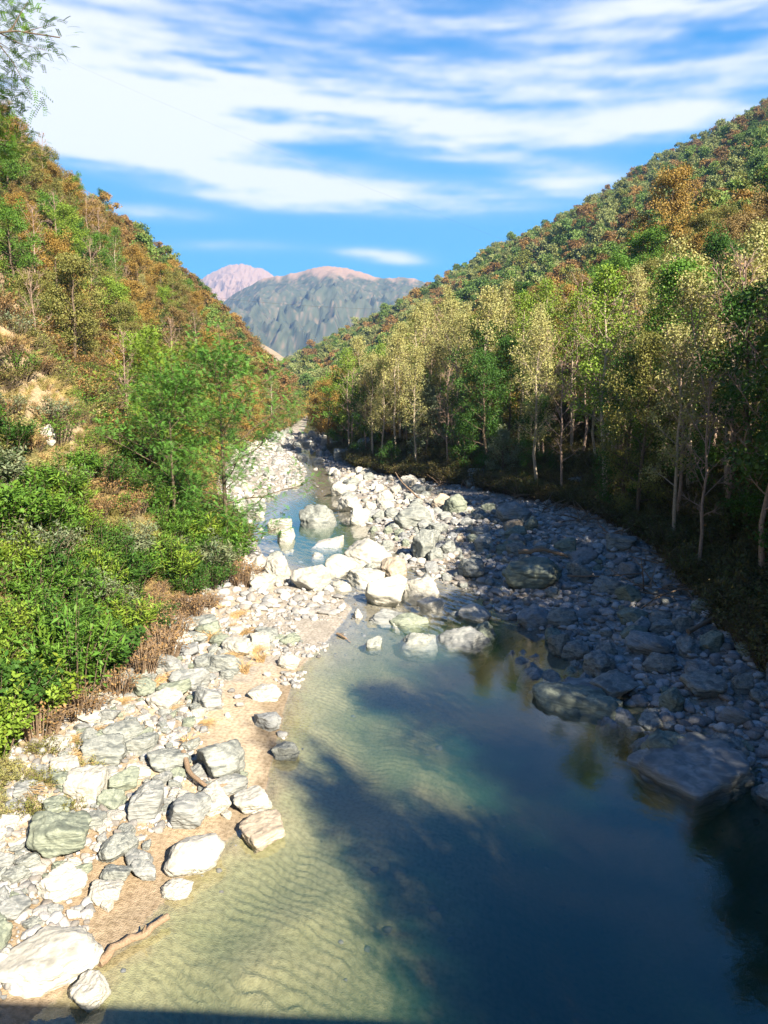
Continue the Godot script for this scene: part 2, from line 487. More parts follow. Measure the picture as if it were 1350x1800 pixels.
# ---------------------------------------------------------------- sky
# bands of thin cloud: azimuth, elevation, half length, half height, tilt (all in degrees), density
var STREAKS := [
	[-17.0, 20.6, 13.0, 2.3, -3.0, 1.5], [-7.0, 19.0, 10.0, 1.5, -5.0, 1.2], [-20.0, 17.6, 9.0, 1.6, -2.0, 1.2], [-13.0, 17.4, 6.0, 0.8, 0.0, 0.7],
	[2.5, 18.4, 7.0, 0.7, -4.0, 0.7], [9.0, 20.0, 9.0, 0.9, 0.0, 0.75], [5.0, 21.4, 9.0, 0.6, 0.0, 0.5],
	[-17.0, 15.8, 8.0, 0.9, -5.0, 1.2], [-7.0, 14.6, 8.0, 1.0, -8.0, 1.4], [1.5, 13.6, 8.0, 0.9, -5.0, 1.5], [-9.0, 13.3, 6.0, 0.45, -3.0, 0.9],
	[3.0, 17.9, 4.5, 0.9, -10.0, 1.2], [6.5, 16.8, 3.8, 1.0, -8.0, 1.3], [13.0, 14.3, 3.6, 0.85, -4.0, 1.4], [20.5, 18.0, 8.0, 1.2, 2.0, 1.1], [15.0, 17.4, 5.0, 0.6, 0.0, 0.7],
	[22.0, 22.6, 9.0, 1.8, 2.0, 1.1], [8.0, 23.6, 13.0, 1.0, 0.0, 0.6], [-20.0, 24.2, 12.0, 1.0, 2.0, 0.6],
	[-0.8, 9.9, 2.7, 0.38, -2.0, 1.2], [1.6, 9.6, 1.6, 0.3, -4.0, 0.9], [-10.5, 10.2, 4.5, 0.45, 0.0, 0.6], [-16.0, 12.3, 4.0, 0.45, 0.0, 0.6],
]


func make_sky() -> ImageTexture:
	var w := 2048
	var h := 1024
	var nz := FastNoiseLite.new()
	nz.seed = 11; nz.frequency = 1.0; nz.fractal_octaves = 5; nz.noise_type = FastNoiseLite.TYPE_SIMPLEX_SMOOTH
	var streaks := STREAKS.duplicate()
	var r2 := RandomNumberGenerator.new()
	r2.seed = 4
	for k in 46:                                       # the same kind of bands all round
		var az := r2.randf_range(34.0, 326.0)
		streaks.append([az if az < 180.0 else az - 360.0, r2.randf_range(7.0, 30.0), r2.randf_range(5.0, 15.0), r2.randf_range(0.6, 2.4), r2.randf_range(-6.0, 4.0), r2.randf_range(0.5, 1.3)])
	var data := PackedFloat32Array()
	data.resize(w * h * 3)
	for j in h:
		var el := 90.0 - (j + 0.5) / h * 180.0
		var e := maxf(el, 0.0)
		var base := Color(0.07, 0.53, 0.95).lerp(Color(0.13, 0.49, 0.92), ss(3.0, 13.0, e)).lerp(Color(0.035, 0.29, 0.76), ss(13.0, 27.0, e)).lerp(Color(0.008, 0.065, 0.33), ss(26.0, 70.0, e))
		var here := []
		for s in streaks:
			if absf(s[1] - el) < s[3] * 3.0 + s[2] * 0.2:
				here.append(s)
		var ce := cos(deg_to_rad(el))
		var up := sin(deg_to_rad(e)) + 0.10
		for k in w:
			var c := base
			if el > 0.0:
				var az := wrapf((k + 0.5) / w * 360.0, -180.0, 180.0)
				var a := deg_to_rad(az)
				var px := sin(a) * ce / up
				var pz := cos(a) * ce / up
				var f := nz.get_noise_2d(px * 0.55 + pz * 0.25, pz * 2.1 - px * 0.35)
				var ca := cos(a) * 57.3
				var sa := sin(a) * 57.3
				var f2 := nz.get_noise_3d(sa * 0.045, ca * 0.045 + 40.0, el * 0.22 - sa * 0.02)
				var f4 := nz.get_noise_3d(sa * 0.075 + el * 0.1, ca * 0.075, el * 0.8 + sa * 0.03 + 7.0)
				var f3 := nz.get_noise_3d(sa * 0.3, ca * 0.3, el * 2.6 + sa * 0.12 + 90.0)
				var cover := (0.17 + 0.15 * f + 0.35 * f2 + 0.35 * f4) * ss(13.5, 18.0, el) * ss(42.0, 24.0, el)
				for s in here:
					var dx := wrapf(az - s[0], -180.0, 180.0)
					if absf(dx) < s[2] * 2.2:
						var t := deg_to_rad(s[4])
						var q: float = (dx * cos(t) + (el - s[1]) * sin(t)) / s[2]
						var v: float = (-dx * sin(t) + (el - s[1]) * cos(t)) / s[3]
						v += 0.7 * f2 + 0.3 * f4
						cover += 0.66 * s[5] * exp(-q * q - v * v) * (1.0 + 0.5 * f2 + 0.9 * f4)
				cover = clampf(cover + 0.28 * f3 * ss(0.05, 0.4, cover), 0.0, 1.0)
				c = base.lerp(Color(0.94, 0.97, 1.02), cover * cover * (3.0 - 2.0 * cover) * 0.5 + cover * 0.5)
			var o := (j * w + k) * 3
			data[o] = c.r; data[o + 1] = c.g; data[o + 2] = c.b
	return ImageTexture.create_from_image(Image.create_from_data(w, h, false, Image.FORMAT_RGBF, data.to_byte_array()))


# ---------------------------------------------------------------- plants
func make_tree(p: Dictionary, wood: Material, leaves: Material) -> Array:      # [wood mesh, crown mesh]
	var wb := Builder.new()
	var lb := Builder.new()
	var H: float = p.h
	var pts := PackedVector3Array()
	var rad := PackedFloat32Array()
	var lean: Vector3 = Vector3(rnd(-1, 1), 0, rnd(-1, 1)) * p.get("lean", 0.04) * H
	for k in 8:
		var f := k / 7.0
		pts.append(Vector3(0, H * 0.97 * f - 0.5 * (1 - f), 0) + lean * f * f + Vector3(rnd(-1, 1), 0, rnd(-1, 1)) * 0.012 * H * (1.0 if k else 0.0))
		rad.append(p.r * (1.15 - f) + 0.012)
	var white := Color(1, 1, 1)
	wb.tube(pts, rad, p.get("sides", 6), white)
	var spots := []
	var cb: float = p.cb
	var nl: int = p.limbs
	for k in nl:
		var f1 := (k + 0.5) / nl
		var f := lerpf(cb, 0.97, pow(f1, 0.9))
		var at := pts[int(f * 7)].lerp(pts[mini(int(f * 7) + 1, 7)], f * 7 - int(f * 7))
		var prof := 1.0
		match p.shape:
			"oval": prof = pow(sin(PI * clampf(0.15 + 0.80 * f1, 0, 1)), 0.7)
			"cone": prof = 1.02 - 0.9 * f1
			"tall": prof = pow(sin(PI * clampf(0.2 + 0.76 * f1, 0, 1)), 0.5)
			"umbrella": prof = 0.45 + 0.55 * sin(PI * clampf(0.1 + 0.75 * f1, 0, 1))
		var az := 2.39996 * k + rnd(-0.5, 0.5)
		var elv := deg_to_rad(lerpf(p.el0, p.el1, f1) + rnd(-9, 9))
		var out := Vector3(cos(az) * cos(elv), sin(elv), sin(az) * cos(elv))
		var ln: float = p.cr * prof * rnd(0.72, 1.18)
		var lp := PackedVector3Array()
		var lr := PackedFloat32Array()
		var bend := dir_random() * 0.13 * ln + Vector3(0, p.get("curl", 0.12) * ln, 0)
		for q in 5:
			var g := q / 4.0
			lp.append(at + out * ln * g + bend * g * g + dir_random() * 0.02 * ln)
			lr.append(lerpf(p.r * 0.42 * (1.1 - f), 0.012, g) + 0.006)
		wb.tube(lp, lr, 4, white)
		spots.append([lp[4], out])
		for t in int(p.twigs):
			var g := rnd(0.3, 0.98)
			var s := lp[int(g * 4)].lerp(lp[mini(int(g * 4) + 1, 4)], g * 4 - int(g * 4))
			var td := (out * 0.7 + dir_random() * 0.9 + Vector3(0, p.get("twig_up", 0.15), 0)).normalized()
			var tl := ln * rnd(0.2, 0.42)
			var e := s + td * tl
			wb.tube(PackedVector3Array([s, s.lerp(e, 0.5) + dir_random() * 0.06 * tl, e]), PackedFloat32Array([0.018 + 0.05 * p.r, 0.013, 0.006]), 3, white)
			if p.get("fine", 0) > 0:
				for q in int(p.fine):
					var s2 := s.lerp(e, rnd(0.2, 1.0))
					var e2 := s2 + (td + dir_random() * 0.9 + Vector3(0, 0.35, 0)).normalized() * tl * rnd(0.25, 0.6)
					wb.tube(PackedVector3Array([s2, e2]), PackedFloat32Array([0.012, 0.005]), 3, white)
			spots.append([e, td])
			spots.append([s.lerp(e, 0.5), td])
	spots.append([pts[7], Vector3.UP])
	var lpc: int = p.get("lpc", 0)
	var size: float = p.get("leaf", 0.2)
	for sp in spots:
		if rng.randf() < p.get("gaps", 0.0):
			continue
		var tone := rnd(0.72, 1.28)
		var warm := rnd(-0.12, 0.12)
		var cc := Color(tone * (1 + warm), tone, tone * (1 - warm))
		if p.get("spray", false):
			for q in lpc:                              # feathery compound leaves
				var dd: Vector3 = (sp[1] * 0.7 + dir_random() * Vector3(1, 0.45, 1)).normalized()
				var s0: Vector3 = sp[0] + dir_random() * p.clr * 0.7
				var side := dd.cross(Vector3.UP + dir_random() * 0.35).normalized()
				var ll := size * rnd(2.2, 3.6)
				var c2 := cc * rnd(0.8, 1.2)
				for z in 7:
					var b0: Vector3 = s0 + dd * ll * (z / 7.0) + Vector3(0, -0.22 * ll * (z / 7.0) * (z / 7.0), 0)
					for sg in [-1.0, 1.0]:
						lb.leaf(b0, (side * sg + dd * 0.45).normalized() * size * 0.62, dd * size * 0.16, c2)
			continue
		for q in lpc:
			var o := dir_random() * pow(rng.randf(), 0.45) * float(p.clr)
			o.y *= p.get("flat", 0.7)
			var nn := (o.normalized() * 0.6 + dir_random() + Vector3(0, 0.5, 0)).normalized()
			var al := nn.cross(dir_random()).normalized()
			var l := size * rnd(0.65, 1.3)
			lb.leaf(sp[0] + o, al * l, al.cross(nn) * l * p.get("wide", 0.36), cc * rnd(0.78, 1.22))
	return [mesh_of(wb, wood), mesh_of(lb, leaves)]


func make_shrub(h: float, r: float, stems: int, lpst: int, size: float, wide: float, leaves: Material, wood: Material, droop := 0.25) -> Array:
	var wb := Builder.new()
	var lb := Builder.new()
	for k in stems:
		var a := rnd(0, TAU)
		var q := sqrt(rng.randf())
		var base := Vector3(cos(a), 0, sin(a)) * r * 0.35 * q
		var tip := Vector3(cos(a), 0, sin(a)) * r * q + Vector3(0, h * rnd(0.65, 1.05) * (1.0 - 0.35 * q * q), 0) + dir_random() * 0.1 * r
		var mid := base.lerp(tip, 0.5) + Vector3(0, droop * h * 0.5, 0)
		wb.tube(PackedVector3Array([base - Vector3(0, 0.25, 0), mid, tip]), PackedFloat32Array([0.018, 0.012, 0.005]), 3, Color(1, 1, 1))
		var tone := rnd(0.7, 1.3)
		var warm := rnd(-0.15, 0.18)
		var cc := Color(tone * (1 + warm), tone, tone * (1 - warm))
		for z in lpst:
			var f := 1.0 - 0.96 * pow(rng.randf(), 1.35)
			var s := base.lerp(mid, f * 2) if f < 0.5 else mid.lerp(tip, f * 2 - 1)
			var dd := (dir_random() * Vector3(1, 0.5, 1) + Vector3(0, 0.35, 0)).normalized()
			var sd: Vector3 = dd.cross(Vector3.UP + dir_random() * 0.6).normalized()
			var l := size * rnd(0.6, 1.25)
			lb.leaf(s + dir_random() * 0.09 * r, dd * l, sd * l * wide, cc * rnd(0.75, 1.25))
	return [mesh_of(wb, wood), mesh_of(lb, leaves)]


func make_tuft(blades: int, len_: float, lying: float) -> ArrayMesh:
	var b := Builder.new()
	for k in blades:
		var a := rnd(0, TAU) if lying < 0.6 else rnd(-0.5, 0.5)
		var o := Vector3(rnd(-1, 1), 0, rnd(-1, 1)) * len_ * 0.16
		var dd := Vector3(cos(a), 0, sin(a))
		var up := lerpf(1.0, 0.22, lying) * rnd(0.6, 1.2)
		var l := len_ * rnd(0.5, 1.15)
		var p1 := o + dd * l * 0.25 + Vector3(0, l * up * 0.5, 0)
		var p2 := o + dd * l * rnd(0.5, 0.9) + Vector3(0, l * up * rnd(0.45, 0.8), 0)
		b.tube(PackedVector3Array([o - Vector3(0, 0.05, 0), p1, p2]), PackedFloat32Array([0.008, 0.006, 0.002]), 3, Color(1, 1, 1) * rnd(0.6, 1.25))
	return mesh_of(b, M.straw)


func plant(called: String, kind: Array, where: Vector3, turn: float, size: Vector3, leaf: Material, trunk_name := "trunk", crown_name := "crown") -> Node3D:
	var o := thing(called, where, turn)
	o.scale = size
	var w := put_mesh(trunk_name, kind[0], o)
	w.set_meta("part", true)
	if kind[1].get_surface_count():
		var c := put_mesh(crown_name, kind[1], o)
		if leaf:
			c.material_override = leaf
	return o


func make_plants() -> void:
	var any: Material = M.leaf.any
	K.oak = []
	for k in 3:
		K.oak.append(make_tree({"h": 11.0, "r": 0.20, "cb": 0.22, "limbs": 17, "cr": 3.9, "shape": "oval", "el0": 12, "el1": 62, "twigs": 6, "lpc": 58, "clr": 0.85, "leaf": 0.175, "flat": 0.65, "gaps": 0.06, "wide": 0.4}, M.bark, any))
	K.poplar = []
	for k in 3:
		K.poplar.append(make_tree({"h": 14.0, "r": 0.12, "cb": 0.32, "limbs": 20, "cr": 2.1, "shape": "tall", "el0": 28, "el1": 70, "twigs": 5, "fine": 1, "lpc": 28, "clr": 0.62, "leaf": 0.13, "flat": 0.9, "gaps": 0.2, "wide": 0.42}, M.pale_bark, any))
	K.alder = []
	for k in 2:
		K.alder.append(make_tree({"h": 13.0, "r": 0.15, "cb": 0.12, "limbs": 22, "cr": 3.2, "shape": "oval", "el0": 10, "el1": 60, "twigs": 6, "lpc": 54, "clr": 0.75, "leaf": 0.14, "flat": 0.7, "gaps": 0.08}, M.bark, any))
	K.bare = []
	for k in 3:
		K.bare.append(make_tree({"h": 12.5, "r": 0.11, "cb": 0.30, "limbs": 18, "cr": 2.3, "shape": "tall", "el0": 30, "el1": 68, "twigs": 6, "fine": 5, "lpc": 1, "clr": 0.4, "leaf": 0.16, "gaps": 0.55}, M.bare_bark, any))
	K.willow = []
	for k in 2:
		K.willow.append(make_tree({"h": 6.5, "r": 0.10, "cb": 0.05, "limbs": 20, "cr": 2.4, "shape": "oval", "el0": 20, "el1": 72, "twigs": 6, "lpc": 20, "clr": 0.55, "leaf": 0.26, "wide": 0.16, "gaps": 0.05}, M.bark, any))
	K.robinia = []
	for k in 2:
		K.robinia.append(make_tree({"h": 11.0, "r": 0.13, "cb": 0.10, "limbs": 26, "cr": 4.2, "shape": "umbrella", "el0": 2, "el1": 55, "twigs": 8, "lpc": 15, "clr": 0.8, "leaf": 0.14, "spray": true, "gaps": 0.1, "curl": 0.05}, M.bark, any))
	K.ash = [make_tree({"h": 20.0, "r": 0.2, "cb": 0.66, "limbs": 26, "cr": 5.0, "shape": "oval", "el0": -12, "el1": 50, "twigs": 10, "lpc": 20, "clr": 0.7, "leaf": 0.13, "spray": true, "gaps": 0.1, "curl": -0.05}, M.bark, any)]
	K.bush = [make_shrub(1.7, 1.1, 46, 58, 0.17, 0.14, any, M.bark), make_shrub(1.4, 1.2, 60, 64, 0.10, 0.24, any, M.bark), make_shrub(2.1, 1.0, 40, 50, 0.21, 0.12, any, M.bark), make_shrub(1.5, 1.15, 52, 60, 0.13, 0.3, any, M.bark)]
	K.scrub = [make_shrub(1.2, 1.1, 50, 26, 0.11, 0.22, any, M.bark), make_shrub(1.0, 1.2, 56, 22, 0.10, 0.3, any, M.bark)]
	K.twigs = [make_shrub(1.0, 0.9, 110, 6, 0.08, 0.3, any, M.driftwood, 0.5), make_shrub(0.8, 1.0, 100, 5, 0.08, 0.3, any, M.driftwood, 0.6)]
	K.tuft = [make_tuft(60, 0.75, 0.2), make_tuft(80, 1.1, 0.95), make_tuft(60, 0.8, 0.7)]
	# for the distance: the same kinds of tree with larger leaf clumps
	K.far = []
	for q in [[9.0, 3.4, 0.36, "oval", 28], [10.0, 2.6, 0.34, "tall", 26], [8.0, 3.2, 0.4, "oval", 26]]:
		K.far.append(joined(make_tree({"h": q[0], "r": 0.16, "cb": 0.12, "limbs": 13, "cr": q[1], "shape": q[3], "el0": 10, "el1": 65, "twigs": 3, "lpc": q[4], "clr": 0.85, "leaf": q[2], "flat": 0.7, "gaps": 0.05, "sides": 4}, M.bark, any)))
	K.hazy = []
	for q in [[8.5, 3.4], [9.5, 2.8]]:
		K.hazy.append(joined(make_tree({"h": q[0], "r": 0.2, "cb": 0.08, "limbs": 12, "cr": q[1], "shape": "oval", "el0": 5, "el1": 60, "twigs": 2, "lpc": 26, "clr": 1.1, "leaf": 0.52, "flat": 0.7, "sides": 4}, M.bark, any)))


func joined(pair: Array) -> ArrayMesh:
	var m := ArrayMesh.new()
	for part in pair:
		if part.get_surface_count():
			m.add_surface_from_arrays(Mesh.PRIMITIVE_TRIANGLES, part.surface_get_arrays(0))
			m.surface_set_material(m.get_surface_count() - 1, part.surface_get_material(0))
	return m


func scatter(called: String, mesh: Mesh, places: Array, colors: Array, label: String) -> void:
	if places.is_empty():
		return
	var mm := MultiMesh.new()
	mm.transform_format = MultiMesh.TRANSFORM_3D
	mm.use_colors = true
	mm.mesh = mesh
	mm.instance_count = places.size()
	for k in places.size():
		mm.set_instance_transform(k, places[k])
		mm.set_instance_color(k, colors[k])
	var o := MultiMeshInstance3D.new()
	o.multimesh = mm
	o.name = numbered(called)
	add_child(o, true)
	tag(o, label, "forest" if "forest" in called else "stones" if "stone" in called else "plants", "", "stuff")


# ---------------------------------------------------------------- stones
func make_stone(kind: String, cells: int) -> ArrayMesh:
	var planes := []
	if kind == "r":
		for k in 16:
			planes.append([dir_random(), rnd(0.66, 0.92)])
	else:
		var thick := 0.5 if kind == "s" else rnd(0.6, 0.8)
		var tilt := Basis.from_euler(Vector3(rnd(-0.2, 0.2), rnd(0, TAU), rnd(-0.2, 0.2)))
		for q in [[Vector3.UP, thick], [Vector3.DOWN, thick], [Vector3.LEFT, 0.8], [Vector3.RIGHT, 0.8], [Vector3.BACK, 0.72], [Vector3.FORWARD, 0.72]]:
			planes.append([(tilt * q[0] + dir_random() * (0.22 if kind == "s" else 0.38)).normalized(), q[1] * rnd(0.85, 1.1)])
		for k in 7:
			var dr := dir_random()
			planes.append([dr, rnd(0.62, 0.9) * (0.75 if absf(dr.y) > 0.6 and kind == "s" else 1.0)])
	var nz := FastNoiseLite.new()
	nz.seed = rng.randi() % 10000
	nz.frequency = 0.9
	nz.fractal_octaves = 4
	var k_soft := 16.0 if kind == "r" else 48.0
	var b := Builder.new()
	var map_ := {}
	var faces := [[Vector3.RIGHT, Vector3.UP], [Vector3.LEFT, Vector3.UP], [Vector3.UP, Vector3.BACK], [Vector3.DOWN, Vector3.BACK], [Vector3.BACK, Vector3.UP], [Vector3.FORWARD, Vector3.UP]]
	for f in faces:
		var nn: Vector3 = f[0]
		var up: Vector3 = f[1]
		var rt := up.cross(nn)
		var id := []
		for y in cells + 1:
			for x in cells + 1:
				var q := (nn + rt * tan((x * 2.0 / cells - 1) * PI / 4) + up * tan((y * 2.0 / cells - 1) * PI / 4)).normalized()
				var key := Vector3i((q * 4000).round())
				if not map_.has(key):
					var s := exp(-k_soft * 1.05)
					for pl in planes:
						var dt := q.dot(pl[0])
						if dt > 0.05:
							s += exp(-k_soft * minf(pl[1] / dt, 3.0))
					var rr := -log(s) / k_soft
					rr *= 1.0 + (0.13 if kind != "c" else 0.4) * nz.get_noise_3dv(q * 1.6) + 0.07 * nz.get_noise_3dv(q * 5.0) + 0.02 * nz.get_noise_3dv(q * 15.0)
					map_[key] = b.v.size()
					b.v.append(q * rr); b.n.append(Vector3.ZERO); b.c.append(Color(1, 1, 1))
				id.append(map_[key])
		for y in cells:
			for x in cells:
				var a: int = id[y * (cells + 1) + x]
				var r: int = id[y * (cells + 1) + x + 1]
				var u: int = id[(y + 1) * (cells + 1) + x]
				var ur: int = id[(y + 1) * (cells + 1) + x + 1]
				for t in [[a, u, r], [r, u, ur]]:
					var fn := (b.v[t[2]] - b.v[t[0]]).cross(b.v[t[1]] - b.v[t[0]])
					for z in t:
						b.n[z] += fn
						b.i.append(z)
	# rest every stone on its widest extent: scale to a box of 1 x 1 x 1
	var box := AABB(b.v[0], Vector3.ZERO)
	for p in b.v:
		box = box.expand(p)
	for k in b.v.size():
		b.v[k] = (b.v[k] - box.get_center()) / box.size
		b.n[k] = (b.n[k] * box.size).normalized()
	return mesh_of(b, M.cobble)


func put_stone(called: String, x: float, d: float, w: float, h: float, depth: float, kind: String, tone: String, sink: float) -> MeshInstance3D:
	var o := put_mesh(called, K.stone[kind][rng.randi() % K.stone[kind].size()])
	o.scale = Vector3(w, h / (1.0 - sink), depth)
	o.rotation = Vector3(rnd(-0.12, 0.12), rnd(0, TAU) if absf(w - depth) < 0.3 * w else rnd(-0.35, 0.35) + (PI if rng.randf() < 0.5 else 0.0), rnd(-0.12, 0.12))
	var y := ground(x, d)
	o.position = Vector3(x, y + (0.5 - sink) * h / (1.0 - sink), -d)
	o.material_override = M.rock[tone]
	return o


# ---------------------------------------------------------------- the setting
func grid_mesh(xs: PackedFloat32Array, ds: PackedFloat32Array, height: Callable, tint: Callable, mat: Material) -> ArrayMesh:
	var b := Builder.new()
	var w := xs.size()
	for r in ds.size():
		for k in w:
			var y: float = height.call(xs[k], ds[r])
			b.v.append(Vector3(xs[k], y, -ds[r]))
			b.c.append(tint.call(xs[k], ds[r], y))
	b.n.resize(b.v.size())
	for r in ds.size():
		var r0 := maxi(r - 1, 0) * w
		var r1 := mini(r + 1, ds.size() - 1) * w
		for k in w:
			var dx := b.v[r * w + mini(k + 1, w - 1)] - b.v[r * w + maxi(k - 1, 0)]
			var dd := b.v[r1 + k] - b.v[r0 + k]
			b.n[r * w + k] = dx.cross(dd).normalized()
	for r in ds.size() - 1:
		for k in w - 1:
			var a := r * w + k
			b.i.append(a); b.i.append(a + w); b.i.append(a + 1)
			b.i.append(a + 1); b.i.append(a + w); b.i.append(a + w + 1)
	return mesh_of(b, mat)


func steps(list: Array) -> PackedFloat32Array:       # [from, to, first step, growth] pieces joined
	var out := PackedFloat32Array()
	for p in list:
		var x: float = p[0]
		var s: float = p[2]
		while x < p[1] - 0.3 * s:
			out.append(x)
			x += s
			s *= p[3]
	out.append(list[-1][1])
	return out


func mirrored(a: PackedFloat32Array) -> PackedFloat32Array:
	var out := PackedFloat32Array()
	for k in range(a.size() - 1, 0, -1):
		out.append(a[k])
	return out


func build_ground() -> void:
	var left := steps([[0.0, 18.0, 0.3, 1.0], [18.0, 280.0, 0.4, 1.10]])
	var xs := PackedFloat32Array()
	for k in range(left.size() - 1, 0, -1):
		xs.append(-8.0 - left[k])
	xs.append_array(steps([[-8.0, 7.5, 0.065, 1.0], [7.5, 24.0, 0.25, 1.0], [24.0, 520.0, 0.35, 1.09]]))
	var ds := steps([[-60.0, 8.0, 2.5, 1.0], [8.0, 11.0, 0.25, 1.0], [11.0, 29.0, 0.065, 1.0], [29.0, 60.0, 0.25, 1.0], [60.0, 120.0, 0.5, 1.0], [120.0, 900.0, 0.8, 1.05]])
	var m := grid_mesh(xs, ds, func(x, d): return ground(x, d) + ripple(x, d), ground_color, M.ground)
	tag(put_mesh("ground", m), "", "", "", "structure")


func build_water() -> void:
	var b := Builder.new()
	var ds := steps([[-40.0, 10.0, 2.0, 1.0], [10.0, 105.0, 0.28, 1.0], [105.0, 330.0, 2.0, 1.0]])
	var w := 56
	for d in ds:
		var r := at_row(d)
		for k in w:
			var x := lerpf(r[0] - 0.5, r[1] + 0.5, k / (w - 1.0))
			var rough := 0.055 * ss(31.0, 36.0, d) * ss(46.0, 40.0, d) + 0.010 * ss(40.0, 48.0, d) + 0.0022
			b.v.append(Vector3(x, r[4] + rough * (n2.get_noise_2d(x * 30.0, d * 16.0) + 0.5 * n3.get_noise_2d(x * 60.0, d * 40.0)), -d))
			b.c.append(Color(1, 1, 1))
	b.n.resize(b.v.size())
	for r in ds.size():
		for k in w:
			var dx := b.v[r * w + mini(k + 1, w - 1)] - b.v[r * w + maxi(k - 1, 0)]
			var dd := b.v[mini(r + 1, ds.size() - 1) * w + k] - b.v[maxi(r - 1, 0) * w + k]
			b.n[r * w + k] = dx.cross(dd).normalized()
	for r in ds.size() - 1:
		for k in w - 1:
			var a := r * w + k
			b.i.append_array(PackedInt32Array([a, a + w, a + 1, a + 1, a + w, a + w + 1]))
	tag(put_mesh("water", mesh_of(b, M.water)), "", "", "", "structure")
	# the body of the water: clear, slightly green, so that it deepens in colour with depth
	var fm := FogMaterial.new()
	fm.density = 0.5
	fm.albedo = Color(0.045, 0.18, 0.09).linear_to_srgb()
	for q in [[-40.0, 34.0, -0.03, 40.0], [44.0, 96.0, 0.42, 30.0]]:
		var f := FogVolume.new()
		f.shape = RenderingServer.FOG_VOLUME_SHAPE_BOX
		f.size = Vector3(q[3], 3.0, q[1] - q[0])
		f.material = fm
		f.position = Vector3(0, q[2] - 1.5, -(q[0] + q[1]) / 2)
		f.name = numbered("pool_water")
		add_child(f)
		tag(f, "", "", "", "structure")


# A mountain: ridge given as pairs (x, height) at distance d0, falling towards the viewer down to y = low at distance d1.
func build_mountain(called: String, ridge: Array, d0: float, d1: float, low: float, rock_above: float, forest: Color, rock: Color, rough: float) -> void:
	var b := Builder.new()
	var w := 300
	var rows := 130
	var x0: float = ridge[0][0]
	var x1: float = ridge[-1][0]
	var nz := FastNoiseLite.new()
	nz.seed = int(d0); nz.frequency = 1.0 / (0.10 * (x1 - x0)); nz.fractal_octaves = 5; nz.fractal_type = FastNoiseLite.FRACTAL_RIDGED
	for r in rows + 6:
		var f := r / float(rows)
		for k in w:
			var x := lerpf(x0, x1, k / (w - 1.0))
			var top := curve(ridge, x)
			var d := lerpf(d0, d1, f)
			var y := lerpf(top, low, pow(f, 0.8)) if f < 1.0 else low
			var edge := sin(PI * clampf(f, 0, 1))
			y += rough * (top - low) * edge * nz.get_noise_2d(x + d * 0.25, d * 0.7 - x * 0.1) + 0.05 * rough * (top - low) * nz.get_noise_2d(x * 4.0, d * 2.0) + 0.012 * rough * (top - low) * nz.get_noise_2d(x * 17.0, d * 13.0)
			b.v.append(Vector3(x, y, -d))
			var v := nz.get_noise_2d(x * 1.7 + 500.0, d * 1.2)
			var v2 := nz.get_noise_2d(x * 6.0, d * 4.0)
			var v3 := nz.get_noise_2d(x * 21.0, d * 9.0)
			var c := forest.lerp(forest * 1.7 + Color(0.03, 0.02, 0.01), clampf(0.35 + 0.5 * v + 0.8 * v3, 0, 1))
			c = c.lerp(rock, clampf(ss(rock_above * 0.96, rock_above * 1.04, y + 0.08 * rock_above * v) * 0.9 + ss(0.45, 0.8, v2) * 0.5, 0, 1))
			b.c.append(c)
	b.n.resize(b.v.size())
	rows += 6
	for r in rows:
		for k in w:
			var dx := b.v[r * w + mini(k + 1, w - 1)] - b.v[r * w + maxi(k - 1, 0)]
			var dd := b.v[maxi(r - 1, 0) * w + k] - b.v[mini(r + 1, rows - 1) * w + k]
			b.n[r * w + k] = dx.cross(dd).normalized()
	for r in rows - 1:
		for k in w - 1:
			var a := r * w + k
			b.i.append_array(PackedInt32Array([a, a + 1, a + w, a + 1, a + w + 1, a + w]))
	tag(put_mesh(called, mesh_of(b, M.mountain)), "", "", "", "structure")


func box_into(b: Builder, lo: Vector3, hi: Vector3) -> void:
	var m := (lo + hi) / 2
	var s := (hi - lo) / 2
	for f in [[Vector3.RIGHT, Vector3.UP], [Vector3.LEFT, Vector3.UP], [Vector3.UP, Vector3.BACK], [Vector3.DOWN, Vector3.BACK], [Vector3.BACK, Vector3.UP], [Vector3.FORWARD, Vector3.UP]]:
		var nn: Vector3 = f[0]
		var up: Vector3 = f[1]
		var rt := up.cross(nn)
		var k := b.v.size()
		for q in [[-1, -1], [1, -1], [-1, 1], [1, 1]]:
			b.v.append(m + (nn + rt * q[0] + up * q[1]) * s); b.n.append(nn); b.c.append(Color(1, 1, 1))
		b.i.append_array(PackedInt32Array([k, k + 2, k + 1, k + 1, k + 2, k + 3]))


func box_part(called: String, lo: Vector3, hi: Vector3, mat: Material, parent: Node3D) -> MeshInstance3D:
	var b := Builder.new()
	box_into(b, lo, hi)
	return put_mesh(called, mesh_of(b, mat), parent)


func build_bridge() -> void:
	var o := thing("road_bridge", Vector3(0, 0, 0), deg_to_rad(-4.0))
	tag(o, "concrete road bridge whose straight shadow crosses the bottom of the view", "bridge")
	box_part("deck", Vector3(-26, 7.4, 0.25), Vector3(30, 8.25, 6.5), M.concrete, o)
	box_part("parapet", Vector3(-26, 8.25, 0.3), Vector3(30, 9.6, 0.55), M.concrete, o)
	box_part("parapet", Vector3(-26, 8.25, 6.2), Vector3(30, 9.6, 6.45), M.concrete, o)
	box_part("abutment", Vector3(-17, -1.0, 0.4), Vector3(-14.6, 7.4, 6.3), M.concrete, o)
	box_part("abutment", Vector3(16, -1.0, 0.4), Vector3(18.4, 7.4, 6.3), M.concrete, o)


